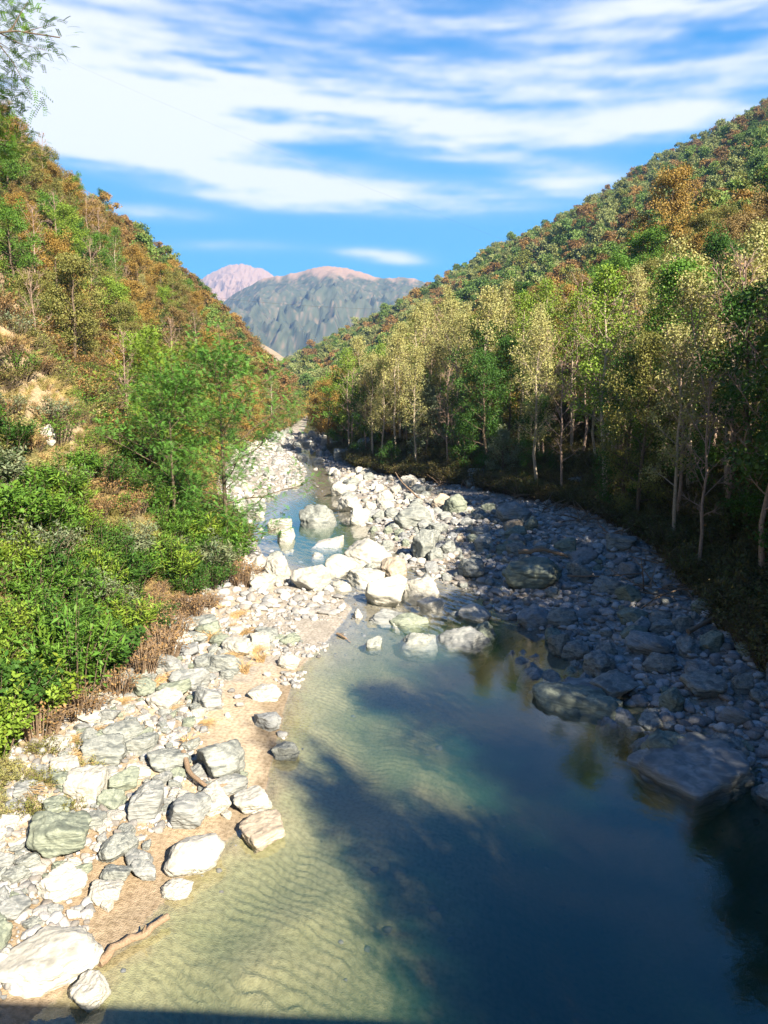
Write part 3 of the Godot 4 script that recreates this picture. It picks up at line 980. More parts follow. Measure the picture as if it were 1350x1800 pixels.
func build_cable(a: Vector3, b: Vector3, sag: float, r: float, label: String) -> void:
	var bb := Builder.new()
	var pts := PackedVector3Array()
	var rad := PackedFloat32Array()
	for k in 25:
		var f := k / 24.0
		pts.append(a.lerp(b, f) - Vector3(0, sag * 4 * f * (1 - f), 0))
		rad.append(r)
	bb.tube(pts, rad, 5, Color(1, 1, 1))
	tag(put_mesh("power_line", mesh_of(bb, M.cable)), label, "power line")


func build_log(called: String, pts: Array, r0: float, r1: float, mat: Material, label: String, category: String, group := "") -> void:
	var o := thing(called, pts[0])
	var b := Builder.new()
	var p := PackedVector3Array()
	var rad := PackedFloat32Array()
	var c := Curve3D.new()
	for q in pts:
		c.add_point(q - pts[0])
	for k in 14:
		var f := k / 13.0
		p.append(c.sample_baked(f * c.get_baked_length()) + dir_random() * r0 * 0.3)
		rad.append(lerpf(r0, r1, f) * rnd(0.86, 1.12))
	b.tube(p, rad, 9, Color(1, 1, 1), true)
	for k in 1:
		var s := p[8]
		var e := s + (dir_random() + Vector3(0, 0.8, 0)).normalized() * r0 * rnd(2.0, 4.0)
		b.tube(PackedVector3Array([s, e]), PackedFloat32Array([r1 * 0.7, r1 * 0.25]), 5, Color(1, 1, 1), true)
	put_mesh("stem", mesh_of(b, mat), o)
	tag(o, label, category, group)


func on_ground(x: float, d: float, up := 0.0) -> Vector3:
	return Vector3(x, ground(x, d) + up, -d)


# ---------------------------------------------------------------- stones
func build_stones() -> void:
	K.stone = {"r": [], "a": [], "s": []}
	for kind in K.stone:
		for k in 5:
			K.stone[kind].append(make_stone(kind, 18))
	var taken := []
	for s in STONES:
		var o := put_stone("boulder", s[0], s[1], s[2], s[3] * (0.72 if s[1] < 31.0 and s[0] < 0.0 else 0.95), s[2] * (0.9 if s[4] != "s" else 0.8), s[4], s[5], 0.2)
		# in the water the top shows: lift it by the depth
		var wl := water_level(s[1])
		var gy := ground(s[0], s[1])
		if gy < wl - 0.05:
			stand_in_water(o, wl + s[3] * 0.9, gy)
		tag(o, s[6], "boulder", "boulders of the stream bed")
		landmarks.append([s[0], s[1], s[7]])
		taken.append([s[0], s[1], s[2] * 0.5])
	# zones: how many, d from, d to, x from (offset from the left or right water's edge), sizes, kinds, tones, label, group
	var zones := [
		[290, 12.0, 31.0, "shore", 0.28, 1.35, "aasss", ["grey", "green", "band", "pale", "grey", "pale"], "rubble stones on the sunny shore", "rubble_stone"],
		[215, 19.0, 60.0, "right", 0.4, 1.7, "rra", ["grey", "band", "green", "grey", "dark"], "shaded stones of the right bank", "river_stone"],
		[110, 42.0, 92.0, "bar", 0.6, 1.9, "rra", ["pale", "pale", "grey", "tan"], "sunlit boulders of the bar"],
		[46, 38.0, 92.0, "leftbar", 0.5, 1.5, "rra", ["pale", "pale", "grey"], "white boulders beyond the young tree"],
		[70, 88.0, 170.0, "far", 1.0, 2.9, "rra", ["pale", "pale", "grey"], "boulders of the far stream bed"],
		[16, 33.0, 48.0, "riffle", 0.4, 1.2, "rr", ["pale", "grey", "band"], "stones in the riffle"],
		[34, 18.5, 31.0, "edge", 0.35, 1.1, "ra", ["grey", "band", "green", "grey", "dark"], "stones in the shaded shallows", "river_stone"],
	]
	for z in zones:
		var made := 0
		for attempt in int(z[0]) * 12:
			if made >= z[0]:
				break
			var d := rnd(z[1], z[2])
			var r := at_row(d)
			var x := 0.0
			match z[3]:
				"shore": x = rnd(maxf(r[2], -8.8), r[0] - 0.4 - 1.7 * ss(19.0, 21.0, d) * ss(30.0, 27.5, d) - 1.2 * rng.randf())
				"right": x = rnd(r[1] - 0.3, minf(r[3] + 1.5, r[1] + 10.0))
				"bar": x = rnd(r[1] - 0.2, minf(r[3] + 0.5, r[1] + 9.0))
				"leftbar": x = rnd(maxf(r[2], r[0] - 6.0), r[0] + 0.3)
				"far": x = rnd(r[2] + 0.5, r[3] + 0.5)
				"riffle": x = rnd(r[0] + 0.4, r[1] - 0.3)
				"edge": x = rnd(r[1] - 2.6, r[1] - 0.2)
			var w := lerpf(z[4], z[5], pow(rng.randf(), 2.2))
			var free := true
			for t in taken:
				if Vector2(x - t[0], d - t[1]).length() < (w * 0.5 + t[2]) * (0.6 if z[3] == "shore" else 0.7):
					free = false
					break
			if not free:
				continue
			taken.append([x, d, w * 0.5])
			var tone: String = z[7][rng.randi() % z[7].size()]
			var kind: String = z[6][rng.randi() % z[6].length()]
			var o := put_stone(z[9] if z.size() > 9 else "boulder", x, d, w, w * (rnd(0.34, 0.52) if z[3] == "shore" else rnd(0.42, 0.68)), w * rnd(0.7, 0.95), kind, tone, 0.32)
			var wl := water_level(d)
			if o.position.y + o.scale.y * 0.5 < wl + 0.12 * w:
				stand_in_water(o, wl + 0.25 * w, ground(x, d))
			name_later(o, "%s %s %s" % ["small" if w < 0.55 else "middling" if w < 1.1 else "large", {"pale": "whitish", "grey": "grey", "green": "greenish", "band": "striped", "dark": "dark", "tan": "pinkish"}[tone], {"r": "rounded stone", "a": "angular stone", "s": "flat slab"}[kind]], "boulder" if w > 0.9 else "stone", z[8])
			made += 1
	# cobbles and pebbles: too many to count
	var small := make_stone("r", 4)
	var sharp := make_stone("a", 4)
	for layer in [["shore_stone", sharp, 8000, 11.5, 34.0, "L", 0.05, 0.34], ["bank_stone", small, 7000, 17.0, 62.0, "R", 0.08, 0.55], ["bar_stone", small, 11000, 34.0, 130.0, "B", 0.10, 0.7], ["bed_stone", small, 2200, 11.0, 44.0, "W", 0.05, 0.24]]:
		var places := []
		var colors := []
		for k in int(layer[2]):
			var d := lerpf(layer[3], layer[4], pow(rng.randf(), 1.3))
			var r := at_row(d)
			var x := 0.0
			match layer[5]:
				"L":
					x = rnd(r[2] - 0.4, r[0] + 0.3)
					if d > 19.5 and d < 27.0 and x > r[0] - 2.2 and x < r[0] - 0.5 and rng.randf() < 0.93:
						continue
					if n1.get_noise_2d(x * 9.0, d * 9.0 + 70.0) + 0.3 * (x - r[0] + 2.0) * (0.3 if d > 25.0 else 1.0) > 0.12:
						continue
				"R": x = rnd(r[1] - 0.6, r[3] + 2.5)
				"B": x = rnd(r[2] - 0.3, r[3] + 1.0)
				"W":
					x = rnd(r[0] + 0.2, r[1] - 0.1)
					if d < 29.0 and x < 3.0 + 2.0 * n1.get_noise_2d(x * 9.0, d * 9.0) and rng.randf() < 0.9:
						continue
			if layer[5] == "B" and x > r[0] - 0.1 and x < r[1] + 0.1 and rng.randf() < 0.97:
				continue
			var s := lerpf(layer[6], layer[7], pow(rng.randf(), 3.0)) 
			var bs := Basis.from_euler(Vector3(rnd(-0.3, 0.3), rnd(0, TAU), rnd(-0.3, 0.3))).scaled_local(Vector3(s, s * rnd(0.45, 0.75), s * rnd(0.65, 1.0)))
			places.append(Transform3D(bs, Vector3(x, ground(x, d) + s * 0.12, -d)))
			var g := rnd(0.20, 0.56)
			var wm := rnd(-0.06, 0.06)
			if layer[5] == "W":
				g = rnd(0.08, 0.3)
			colors.append(Color(g * (1 + wm), g, g * (1 - wm)))
		var label: String = {"L": "small angular stones strewn over the sunny shore", "R": "cobbles covering the shaded right bank", "B": "bleached cobbles filling the stream bed upstream", "W": "pebbles lying on the bed of the pool"}[layer[5]]
		scatter(layer[0], layer[1], places, colors, label)


func stand_in_water(o: Node3D, top: float, bed: float) -> void:
	var tall := (top - bed) * 1.15
	if tall > o.scale.y:
		var f := pow(minf(tall / o.scale.y, 3.0), 0.75)
		o.scale *= Vector3(f, 1.0, f)
		o.scale.y = tall
	o.position.y = top - o.scale.y * 0.5


func build_outcrops() -> void:
	# bare rock showing through the scrub of the near left slope: (d, metres beyond the foot, width, height, depth)
	var list := [[51.0, 14.0, 5.6, 7.0, 18, "tall tan cliff at the left edge under the trees", "the tall tan cliff"], [49.0, 11.0, 3.4, 3.6, 9, "tan rock face below the tall cliff with broken ledges", "the tan rock face"], [46.5, 8.0, 2.4, 2.0, 7, "broken tan ledge in the middle of the dry scrub", "the broken tan ledge"], [55.0, 7.6, 2.6, 1.6, 6, "rock ledge under the pale trunks on the slope", "the ledge under pale trunks"], [37.0, 7.2, 0.9, 0.6, 2, "small white rock poking out of the scrub", "the white rock in the scrub"], [150.0, 9.0, 7.0, 7.0, 9, "bare rocky face on the far left slope above the bend", "the bare face above the bend"], [104.0, -1.0, 4.0, 3.5, 6, "steep rock at the foot of the wooded spur", "the rock below the spur"]]
	for s in list:
		var x: float = curve(FOOT_L, s[0]) - s[1] if s[1] > 0.0 else curve(FOOT_R, s[0]) + 1.0
		var o := thing("rock_outcrop", on_ground(x, s[0]))
		for k in int(s[4]):
			var b := put_mesh("block", K.stone.a[rng.randi() % K.stone.a.size()], o)
			var w: float = s[2] * rnd(0.5, 0.9)
			var bx: float = x + rnd(-0.5, 0.5) * s[2]
			var bd: float = s[0] + rnd(-0.5, 0.5) * s[2]
			b.scale = Vector3(w, w * rnd(0.6, 1.2), w * rnd(0.7, 1.1))
			b.rotation = Vector3(rnd(-0.4, 0.4), rnd(0, TAU), rnd(-0.4, 0.4))
			b.position = Vector3(bx, ground(bx, bd) + s[3] * 0.24 * rng.randf(), -bd) - o.position
			b.material_override = M.rock.pale if s[0] == 37.0 else M.rock.grey if s[1] < 0.0 else M.rock.cliff
		tag(o, s[5], "rock")
		landmarks.append([x, s[0], s[6]])


func build_driftwood() -> void:
	build_log("driftwood_log", [on_ground(-5.05, 12.35, 0.10), on_ground(-4.85, 12.75, 0.16), on_ground(-4.45, 13.1, 0.14), on_ground(-4.15, 13.5, 0.22)], 0.085, 0.06, M.driftwood, "broken brown log on the wet sand beside the green shallows", "log")
	build_log("driftwood_branch", [on_ground(-5.35, 19.4, 0.35), on_ground(-5.0, 18.6, 0.25), on_ground(-4.4, 18.1, 0.22), on_ground(-3.6, 18.5, 0.2)], 0.075, 0.03, M.driftwood, "curved driftwood branch lying in front of the big grey boulder", "branch")
	build_log("driftwood_log", [on_ground(6.9, 39.2, 1.62), on_ground(8.2, 39.0, 1.66), on_ground(9.4, 38.7, 1.35)], 0.13, 0.08, M.driftwood, "short pale log resting on top of the biggest dark boulder", "log")
	build_log("driftwood_pole", [on_ground(12.2, 30.0, 0.3), on_ground(13.6, 31.0, 0.5), on_ground(15.6, 32.0, 0.6), on_ground(17.5, 32.6, 0.5)], 0.10, 0.06, M.driftwood, "long bare pole lying at the dark edge of the right bank", "pole")
	build_log("driftwood_branch", [on_ground(9.3, 38.3, 0.5), on_ground(11.0, 37.9, 0.5), on_ground(13.0, 38.0, 0.4)], 0.06, 0.03, M.driftwood, "thin branch lying on the cobbles beside the biggest dark boulder", "branch")
	build_log("driftwood_branch", [on_ground(11.5, 33.5, 0.3), on_ground(12.6, 34.4, 0.5), on_ground(14.0, 35.0, 0.6)], 0.05, 0.03, M.driftwood, "brown branch on the cobbles in front of the shaded wood", "branch")
	build_log("driftwood_branch", [on_ground(-2.0, 31.6, 0.1), on_ground(-1.7, 31.3, 0.14), on_ground(-1.4, 31.0, 0.05)], 0.06, 0.03, M.driftwood, "short orange-brown stick at the tip of the gravel spit", "branch")
	build_log("driftwood_branch", [on_ground(3.0, 63.0, 0.5), on_ground(1.6, 66.0, 1.6), on_ground(1.0, 69.0, 2.2)], 0.09, 0.04, M.driftwood, "orange-brown branch leaning over the boulders of the bar", "branch")
	var heap := [[8.6, 70.5], [10.6, 69.0], [6.2, 74.0], [12.0, 62.5], [3.5, 79.0], [13.2, 57.0], [14.0, 52.0], [14.8, 46.0], [15.2, 40.0], [13.6, 36.0]]
	for k in heap.size():
		var h: Array = heap[k]
		var o := thing("driftwood_heap", on_ground(h[0], h[1]))
		for q in 16:
			var b := Builder.new()
			var s := Vector3(rnd(-1.4, 1.4), rnd(0.05, 0.4), rnd(-1.1, 1.1))
			var dd := Vector3(rnd(-1, 1), rnd(-0.05, 0.55), rnd(-1, 1)).normalized() * rnd(1.0, 3.2)
			b.tube(PackedVector3Array([s - dd * 0.4, s + dir_random() * 0.12, s + dd * 0.6]), PackedFloat32Array([0.05, 0.04, 0.015]), 5, Color(1, 1, 1), true)
			put_mesh("stick", mesh_of(b, M.driftwood), o)
		tag(o, ["sunlit tangle of orange-brown driftwood around the boulder at the wood's edge", "tangle of driftwood sticks under the trees beside the half-sunlit boulder", "bleached driftwood twigs at the foot of the yellow trees", "heap of flood sticks at the dark edge of the wood", "farthest heap of flood sticks below the orange trees"][k] if k < 5 else ["dim heap of flood sticks behind the forest edge boulder", "dim heap of flood sticks beside the half-hidden boulder", "dim heap of flood sticks above the biggest dark boulder", "dim heap of flood sticks behind the long pole", "dim heap of flood sticks nearest the long pole"][k - 5], "driftwood", "flood debris along the wood")


func build_cover() -> void:
	# leafy bushes at the foot of the near left slope
	var made := []
	for d10 in range(190, 560, 12):
		for v10 in range(1, 190, 12):
			var d := d10 / 10.0 + rnd(-0.5, 0.5)
			var v := v10 / 10.0 + rnd(-0.5, 0.5)
			var x := curve(FOOT_L, d) - v
			var y := ground(x, d)
			if -x > 0.56 * d + 2.5:
				continue
			var patch := n1.get_noise_2d(x * 5.0, d * 5.0) + 0.35 * n2.get_noise_2d(x * 9.0, d * 9.0)
			var green := patch + ss(8.0, 3.0, v) * 0.7 - ss(33.0, 40.0, d) * 0.45
			if v < 1.2 and patch < -0.1:
				made.append(["dry_shrub", K.twigs, x, y, d, M.leaf.dry, rnd(0.6, 1.0), "brown dry twiggy shrub", "dry shrubs below the bushes"])
			elif green > 0.22:
				var deep := rng.randf()
				made.append(["leafy_bush", K.bush, x, y, d, M.leaf.deep if deep < 0.3 else M.leaf.green if deep < 0.7 else M.leaf.silver if deep < 0.78 else M.leaf.lime, rnd(1.0, 1.5), ("dark green leafy bush" if deep < 0.3 else "green leafy bush" if deep < 0.7 else "greyish green leafy bush" if deep < 0.78 else "bright green leafy bush"), "green bushes of the near slope"])
			else:
				var q := rng.randf()
				made.append(["scrub_bush", K.scrub, x, y, d, M.leaf.olive if q < 0.3 else M.leaf.silver if q < 0.5 else M.leaf.dry if q < 0.62 else M.leaf.yellow if q < 0.74 else M.leaf.lime if q < 0.84 else M.leaf.green, rnd(0.8, 1.3), ("olive" if q < 0.3 else "silvery" if q < 0.5 else "dry brown" if q < 0.62 else "yellow" if q < 0.74 else "bright green" if q < 0.84 else "green") + " low scrub bush", "scrub of the near slope"])
	for q in [[-9.7, 20.4], [-9.1, 21.8], [-8.4, 25.6], [-8.1, 27.0], [-8.3, 29.0], [-8.4, 32.2], [-7.9, 33.6], [-7.1, 37.8], [-7.6, 39.2], [-8.6, 23.6]]:
		made.append(["dry_shrub", K.twigs, q[0], ground(q[0], q[1]), q[1], M.leaf.dry, rnd(0.9, 1.35), "brown dry twiggy shrub", "dry shrubs below the bushes"])
	for m in made:
		var s: float = m[6]
		var kinds: Array = m[1]
		var o := plant(m[0], kinds[rng.randi() % kinds.size()], Vector3(m[2], m[3] - 0.08, -m[4]), rnd(0, TAU), Vector3(s, s * rnd(0.85, 1.15), s), m[5], "stems", "foliage")
		name_later(o, m[7], "bush", m[8])
	# straw on the shore
	var tufts := [[-5.2, 28.5, 1], [-6.0, 27.5, 1], [-6.8, 29.5, 0], [-5.8, 30.5, 2], [-7.4, 31.5, 0], [-5.0, 26.6, 0], [-4.6, 27.8, 0], [-6.9, 22.6, 1], [-6.0, 23.4, 1], [-5.6, 21.9, 1], [-7.6, 24.6, 2], [-8.4, 22.8, 1], [-8.3, 20.6, 2], [-4.9, 17.3, 1], [-5.5, 20.6, 0], [-7.9, 17.9, 2], [-8.2, 18.8, 2], [-8.8, 19.9, 1], [-7.7, 18.4, 0], [-6.6, 32.6, 1], [-7.2, 33.4, 0], [-8.6, 17.2, 2], [-6.5, 31.0, 2]]
	for k in tufts.size():
		var t: Array = tufts[k]
		var o := put_mesh("dry_grass_tuft", K.tuft[t[2]])
		o.position = on_ground(t[0], t[1])
		o.rotation.y = rnd(-0.6, 0.9)
		o.scale = Vector3.ONE * rnd(0.8, 1.35)
		name_later(o, "straw-coloured grass tuft", "grass", "straw tufts on the sunny shore")
	# low plants at the bottom left corner of the rubble
	for k in 22:
		var d := rnd(16.2, 20.5)
		var x := rnd(-0.53 * d - 0.3, -0.40 * d)
		var o := plant("low_plant", K.scrub[k % 2], on_ground(x, d, -0.1), rnd(0, TAU), Vector3.ONE * rnd(0.25, 0.5), M.leaf.yellow if k % 3 else M.leaf.olive, "stems", "foliage")
		name_later(o, "low yellowing plant", "plant", "yellow creeping plants")
	# hillside undergrowth, uncountable
	var places := [[], []]
	var colors := [[], []]
	for k in 9000:
		var d := lerpf(46.0, 330.0, pow(rng.randf(), 1.7))
		var v := lerpf(0.0, 75.0, pow(rng.randf(), 1.2))
		var x := curve(FOOT_L, d) - v
		if -x > 0.56 * d + 6.0:
			continue
		var s := rnd(0.9, 1.8) * (1.0 + d / 150.0)
		var a := n1.get_noise_2d(x * 2.0, d * 2.0) + rnd(-0.35, 0.35)
		var c := Color(0.30, 0.19, 0.07) if a < -0.12 else Color(0.22, 0.20, 0.06) if a < 0.12 else Color(0.13, 0.20, 0.04)
		places[k % 2].append(Transform3D(Basis(Vector3.UP, rnd(0, TAU)).scaled(Vector3(s, s * 0.9, s)), Vector3(x, ground(x, d) - 0.1, -d)))
		colors[k % 2].append(c * rnd(0.8, 1.2))
	for k in 5200:
		var d := lerpf(26.0, 120.0, rng.randf())
		var v := lerpf(-0.5, 26.0, pow(rng.randf(), 1.5))
		var x := curve(FOOT_R, d) + v
		var s := rnd(0.8, 1.7)
		places[k % 2].append(Transform3D(Basis(Vector3.UP, rnd(0, TAU)).scaled(Vector3(s, s * 1.1, s)), Vector3(x, ground(x, d) - 0.1, -d)))
		colors[k % 2].append(Color(0.10, 0.12, 0.035).lerp(Color(0.16, 0.13, 0.05), rng.randf()) * rnd(0.7, 1.2))
	var grass := []
	var grass_colors := []
	for k in 5200:
		var d := lerpf(18.0, 64.0, rng.randf())
		var v := lerpf(0.3, 24.0, pow(rng.randf(), 1.2))
		var x := curve(FOOT_L, d) - v
		if -x > 0.56 * d + 2.0:
			continue
		var s := rnd(0.7, 1.3)
		grass.append(Transform3D(Basis(Vector3.UP, rnd(0, TAU)).scaled(Vector3(s, s, s)), Vector3(x, ground(x, d) - 0.03, -d)))
		grass_colors.append(Color(1, 1, 1).lerp(Color(0.45, 0.75, 0.35), pow(rng.randf(), 1.5)) * rnd(0.7, 1.1))
	scatter("dry_grass", K.tuft[0], grass, grass_colors, "dry grass growing between the bushes of the near slope")
	for k in 2:
		scatter("undergrowth", joined(K.scrub[k]), places[k], colors[k], "mixed undergrowth covering the valley sides under the trees")


func tree(kind: String, called: String, x: float, d: float, h: float, leaf: String, label: String, group := "", turn := -1.0) -> Node3D:
	var list: Array = K[kind]
	var base: float = {"oak": 11.0, "poplar": 14.0, "alder": 13.0, "bare": 12.5, "willow": 6.5, "robinia": 11.0, "ash": 20.0}[kind]
	var s := h / base
	var o := plant(called, list[rng.randi() % list.size()], on_ground(x, d, -0.05), rnd(0, TAU) if turn < 0.0 else turn, Vector3(s * rnd(0.88, 1.12), s, s * rnd(0.88, 1.12)), M.leaf[leaf])
	if group:
		name_later(o, label, "tree", group)
	else:
		tag(o, label, "tree")
	return o


func pick(list: Array) -> String:
	return list[rng.randi() % list.size()]


func build_trees() -> void:
	# trees that stand out
	tree("robinia", "robinia_tree", -8.9, 43.0, 10.8, "spring", "feathery green young tree leaning over the sunlit stones beside the upper pool")
	landmarks.append([-8.9, 43.0, "the feathery young tree"])
	tree("robinia", "robinia_tree", -11.2, 41.0, 8.0, "spring", "lower feathery green tree left of the one by the upper pool")
	landmarks.append([-11.2, 41.0, "the lower feathery tree"])
	tree("robinia", "robinia_tree", -13.2, 46.0, 9.0, "lime", "bright green feathery tree on the slope behind the young tree by the pool")
	landmarks.append([-13.2, 46.0, "the bright feathery tree"])
	tree("ash", "ash_tree", -14.4, 24.0, 20.0, "green", "tall thin-leaved tree reaching into the sky in the upper left corner")
	landmarks.append([-14.2, 24.0, "the tall corner tree"])
	tree("bare", "bare_tree", 19.4, 43.0, 15.0, "dry", "leafless pale tree with long white limbs at the right edge")
	landmarks.append([19.6, 44.0, "the pale leafless tree"])
	tree("alder", "alder_tree", 19.8, 52.0, 15.0, "green", "tall full green tree rising above the shaded wood on the right")
	landmarks.append([19.8, 52.0, "the tall full green tree"])
	tree("poplar", "poplar_tree", 23.5, 50.0, 16.5, "yellow", "tall golden poplar at the right edge of the wood")
	landmarks.append([23.5, 50.0, "the golden poplar"])
	tree("poplar", "poplar_tree", 9.8, 76.0, 17.0, "yellow", "yellow-green tree with a forked pale trunk in the middle of the right bank")
	landmarks.append([9.8, 76.0, "the forked yellow tree"])
	tree("willow", "willow_tree", 4.6, 83.0, 8.0, "silver", "silvery willow at the front of the right-hand wood")
	landmarks.append([4.6, 83.0, "the silvery willow"])
	tree("oak", "oak_tree", 42.0, 118.0, 17.0, "orange", "big orange tree standing high above the yellow wood on the right slope")
	landmarks.append([46.0, 118.0, "the big orange tree"])
	tree("oak", "oak_tree", 62.0, 120.0, 16.0, "deep", "dark green tree beside the big orange one on the right slope")
	landmarks.append([62.0, 120.0, "the dark tree by it"])
	tree("alder", "alder_tree", -101.0, 290.0, 14.0, "deep", "lone dark tree standing on the skyline of the left slope")
	landmarks.append([-101.0, 290.0, "the lone skyline tree"])
	for m in [[-30.0, 90.0, "the bend of the left slope"], [-45.0, 120.0, "the upper left slope"], [-60.0, 150.0, "the high left skyline"], [-36.0, 62.0, "the trees above the cliff"], [-24.0, 130.0, "the far left bank"], [20.0, 95.0, "the gap behind the yellow trees"], [5.0, 115.0, "the spur above the bend"], [28.0, 140.0, "the upper spur"], [42.0, 90.0, "the slope above the tall alders"], [70.0, 150.0, "the upper right slope"], [-5.0, 145.0, "the tip of the spur"], [14.0, 62.0, "the corner of the wood"]]:
		landmarks.append(m)
	# the wood along the right bank
	for d10 in range(330, 1120, 30):
		for v10 in range(5, 150, 33):
			var d := d10 / 10.0 + rnd(-1.2, 1.2)
			var v := v10 / 10.0 + rnd(-1.3, 1.3)
			var x := curve(FOOT_R, d) + v
			if x > 0.56 * d + 2.0 or rng.randf() < 0.08:
				continue
			var q := rng.randf()
			var near := ss(66.0, 48.0, d)
			if v < 3.0 and q < 0.3:
				tree("willow", "willow_tree", x, d, rnd(3.5, 6.5), pick(["silver", "olive", "deep"]), "low bushy willow", "willows fringing the right-hand wood")
			elif q < 0.56 - 0.22 * near:
				tree("poplar", "poplar_tree", x, d, rnd(12, 17), pick(["yellow", "yellow", "yellow", "lime"]), "slender yellow-green poplar", "poplars of the right-hand wood")
			elif q < 0.88 - 0.3 * near:
				tree("bare", "bare_tree", x, d, rnd(10, 15), "dry", "thin leafless tree", "leafless trees of the right-hand wood")
			else:
				tree("alder", "alder_tree", x, d, rnd(8, 14), pick(["deep", "green", "olive", "deep"]), "leafy green alder", "alders of the right-hand wood")
	# the wooded slope behind it and the spur
	for d10 in range(420, 1760, 62):
		for v10 in range(150, 760, 62):
			var d := d10 / 10.0 + rnd(-2.2, 2.2)
			var v := v10 / 10.0 + rnd(-2.2, 2.2) - 14.0 * ss(85.0, 110.0, d)
			var x := curve(FOOT_R, d) + v
			if x > 0.56 * d + 4.0:
				continue
			var a := n1.get_noise_2d(x * 1.8 + 70.0, d * 1.8) + rnd(-0.25, 0.25) + 0.25 * ss(170.0, 100.0, d) * ss(45.0, 15.0, v)
			var hue := "orange" if a > 0.26 else "brown" if a > 0.10 else "olive" if a > -0.08 else "green" if a > -0.24 else "deep"
			tree("oak", "oak_tree", x, d, rnd(7.0, 12.0), hue, {"orange": "orange autumn tree", "brown": "brown autumn tree", "olive": "olive green tree", "green": "green broad tree", "deep": "dark green tree"}[hue], "trees of the lower right slope")
	# the left slope
	for d10 in range(440, 1800, 60):
		for v10 in range(10, 640, 57):
			var d := d10 / 10.0 + rnd(-2.2, 2.2)
			var v := v10 / 10.0 + rnd(-2.0, 2.0)
			var x := curve(FOOT_L, d) - v
			if -x > 0.56 * d + 4.0 or (d < 60.0 and v < 17.0) or (d > 100.0 and d < 165.0 and v < 14.0 and rng.randf() < 0.55):
				continue
			var a := n1.get_noise_2d(x * 2.2 + 10.0, d * 2.2 + 200.0) + rnd(-0.22, 0.25) + 0.08
			var hue := "orange" if a > 0.26 else "brown" if a > 0.12 else "olive" if a > -0.04 else "lime" if a > -0.16 else "green" if a > -0.32 else "deep"
			if rng.randf() < 0.14:
				tree("bare", "bare_tree", x, d, rnd(7, 12), "dry", "thin leafless tree", "leafless trees of the left slope")
			elif rng.randf() < 0.16 and v < 20.0:
				tree("poplar", "birch_tree", x, d, rnd(8, 13), pick(["lime", "yellow", "green"]), "slender light green tree", "slender trees of the left slope")
			else:
				tree("oak", "oak_tree", x, d, rnd(5.5, 10.0), hue, {"orange": "orange autumn tree", "brown": "brown autumn tree", "olive": "olive green tree", "lime": "yellowish green tree", "green": "green broad tree", "deep": "dark green tree"}[hue], "trees of the left slope")
	# the woods beyond, uncountable, and the trees beside the bridge whose shade falls on the pool
	var places := [[], [], [], [], []]
	var colors := [[], [], [], [], []]
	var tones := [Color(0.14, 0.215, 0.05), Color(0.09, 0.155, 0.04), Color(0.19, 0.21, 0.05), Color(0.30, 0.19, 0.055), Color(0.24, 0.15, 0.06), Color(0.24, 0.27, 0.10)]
	for side in 2:
		var d := 60.0
		while d < 700.0:
			var gap := lerpf(4.6, 5.4, ss(150.0, 500.0, d))
			var v := 2.0
			while v < (480.0 if side else 120.0):
				var dd := d + rnd(-2.4, 2.4)
				var vv := v + rnd(-2.4, 2.4)
				v += gap
				var x := curve(FOOT_R, dd) + vv if side else curve(FOOT_L, dd) - vv
				var near := (dd < 178.0 and vv < 76.0 - 14.0 * ss(85.0, 110.0, dd)) if side else (dd < 182.0 and vv < 63.0)
				if near or absf(x) > 0.58 * dd + 12.0 or (side == 0 and dd > 330.0):
					continue
				var a := n1.get_noise_2d(x * 1.2 + 30.0 * side, dd * 1.2) * 1.1 + n2.get_noise_2d(x * 0.3, dd * 0.3) * 0.4 + rnd(-0.35, 0.35)
				if side == 0:
					a += 0.22
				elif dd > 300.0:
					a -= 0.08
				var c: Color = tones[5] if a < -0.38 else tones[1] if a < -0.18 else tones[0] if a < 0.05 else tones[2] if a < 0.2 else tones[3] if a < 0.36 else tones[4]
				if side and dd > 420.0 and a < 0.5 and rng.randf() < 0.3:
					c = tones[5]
				var s := lerpf(0.55, 1.5, pow(rng.randf(), 1.6)) * (0.8 if side == 0 else 1.0)
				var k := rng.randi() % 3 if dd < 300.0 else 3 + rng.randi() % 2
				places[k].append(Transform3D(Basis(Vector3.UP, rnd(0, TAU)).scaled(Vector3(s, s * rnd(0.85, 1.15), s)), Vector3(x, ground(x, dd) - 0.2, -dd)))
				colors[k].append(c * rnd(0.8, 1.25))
			d += gap
	var shade := [[], []]
	var shade_colors := [[], []]
	for t in SHADE_TREES:
		var k := 0 if t[3] == 0 else 1
		var s: float = t[2] / (11.0 if k == 0 else 13.0)
		shade[k].append(Transform3D(Basis(Vector3.UP, rnd(0, TAU)).scaled(Vector3(s * t[4], s, s * t[4])), on_ground(t[0], t[1], -0.2)))
		shade_colors[k].append(Color(0.09, 0.15, 0.03))
	for k in 2:
		scatter("bankside_forest", joined(K.oak[0] if k == 0 else K.alder[0]), shade[k], shade_colors[k], "tall dark trees of the right bank beside the bridge")
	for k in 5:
		scatter("hillside_forest", K.far[k] if k < 3 else K.hazy[k - 3], places[k], colors[k], "autumn woods covering the valley sides")


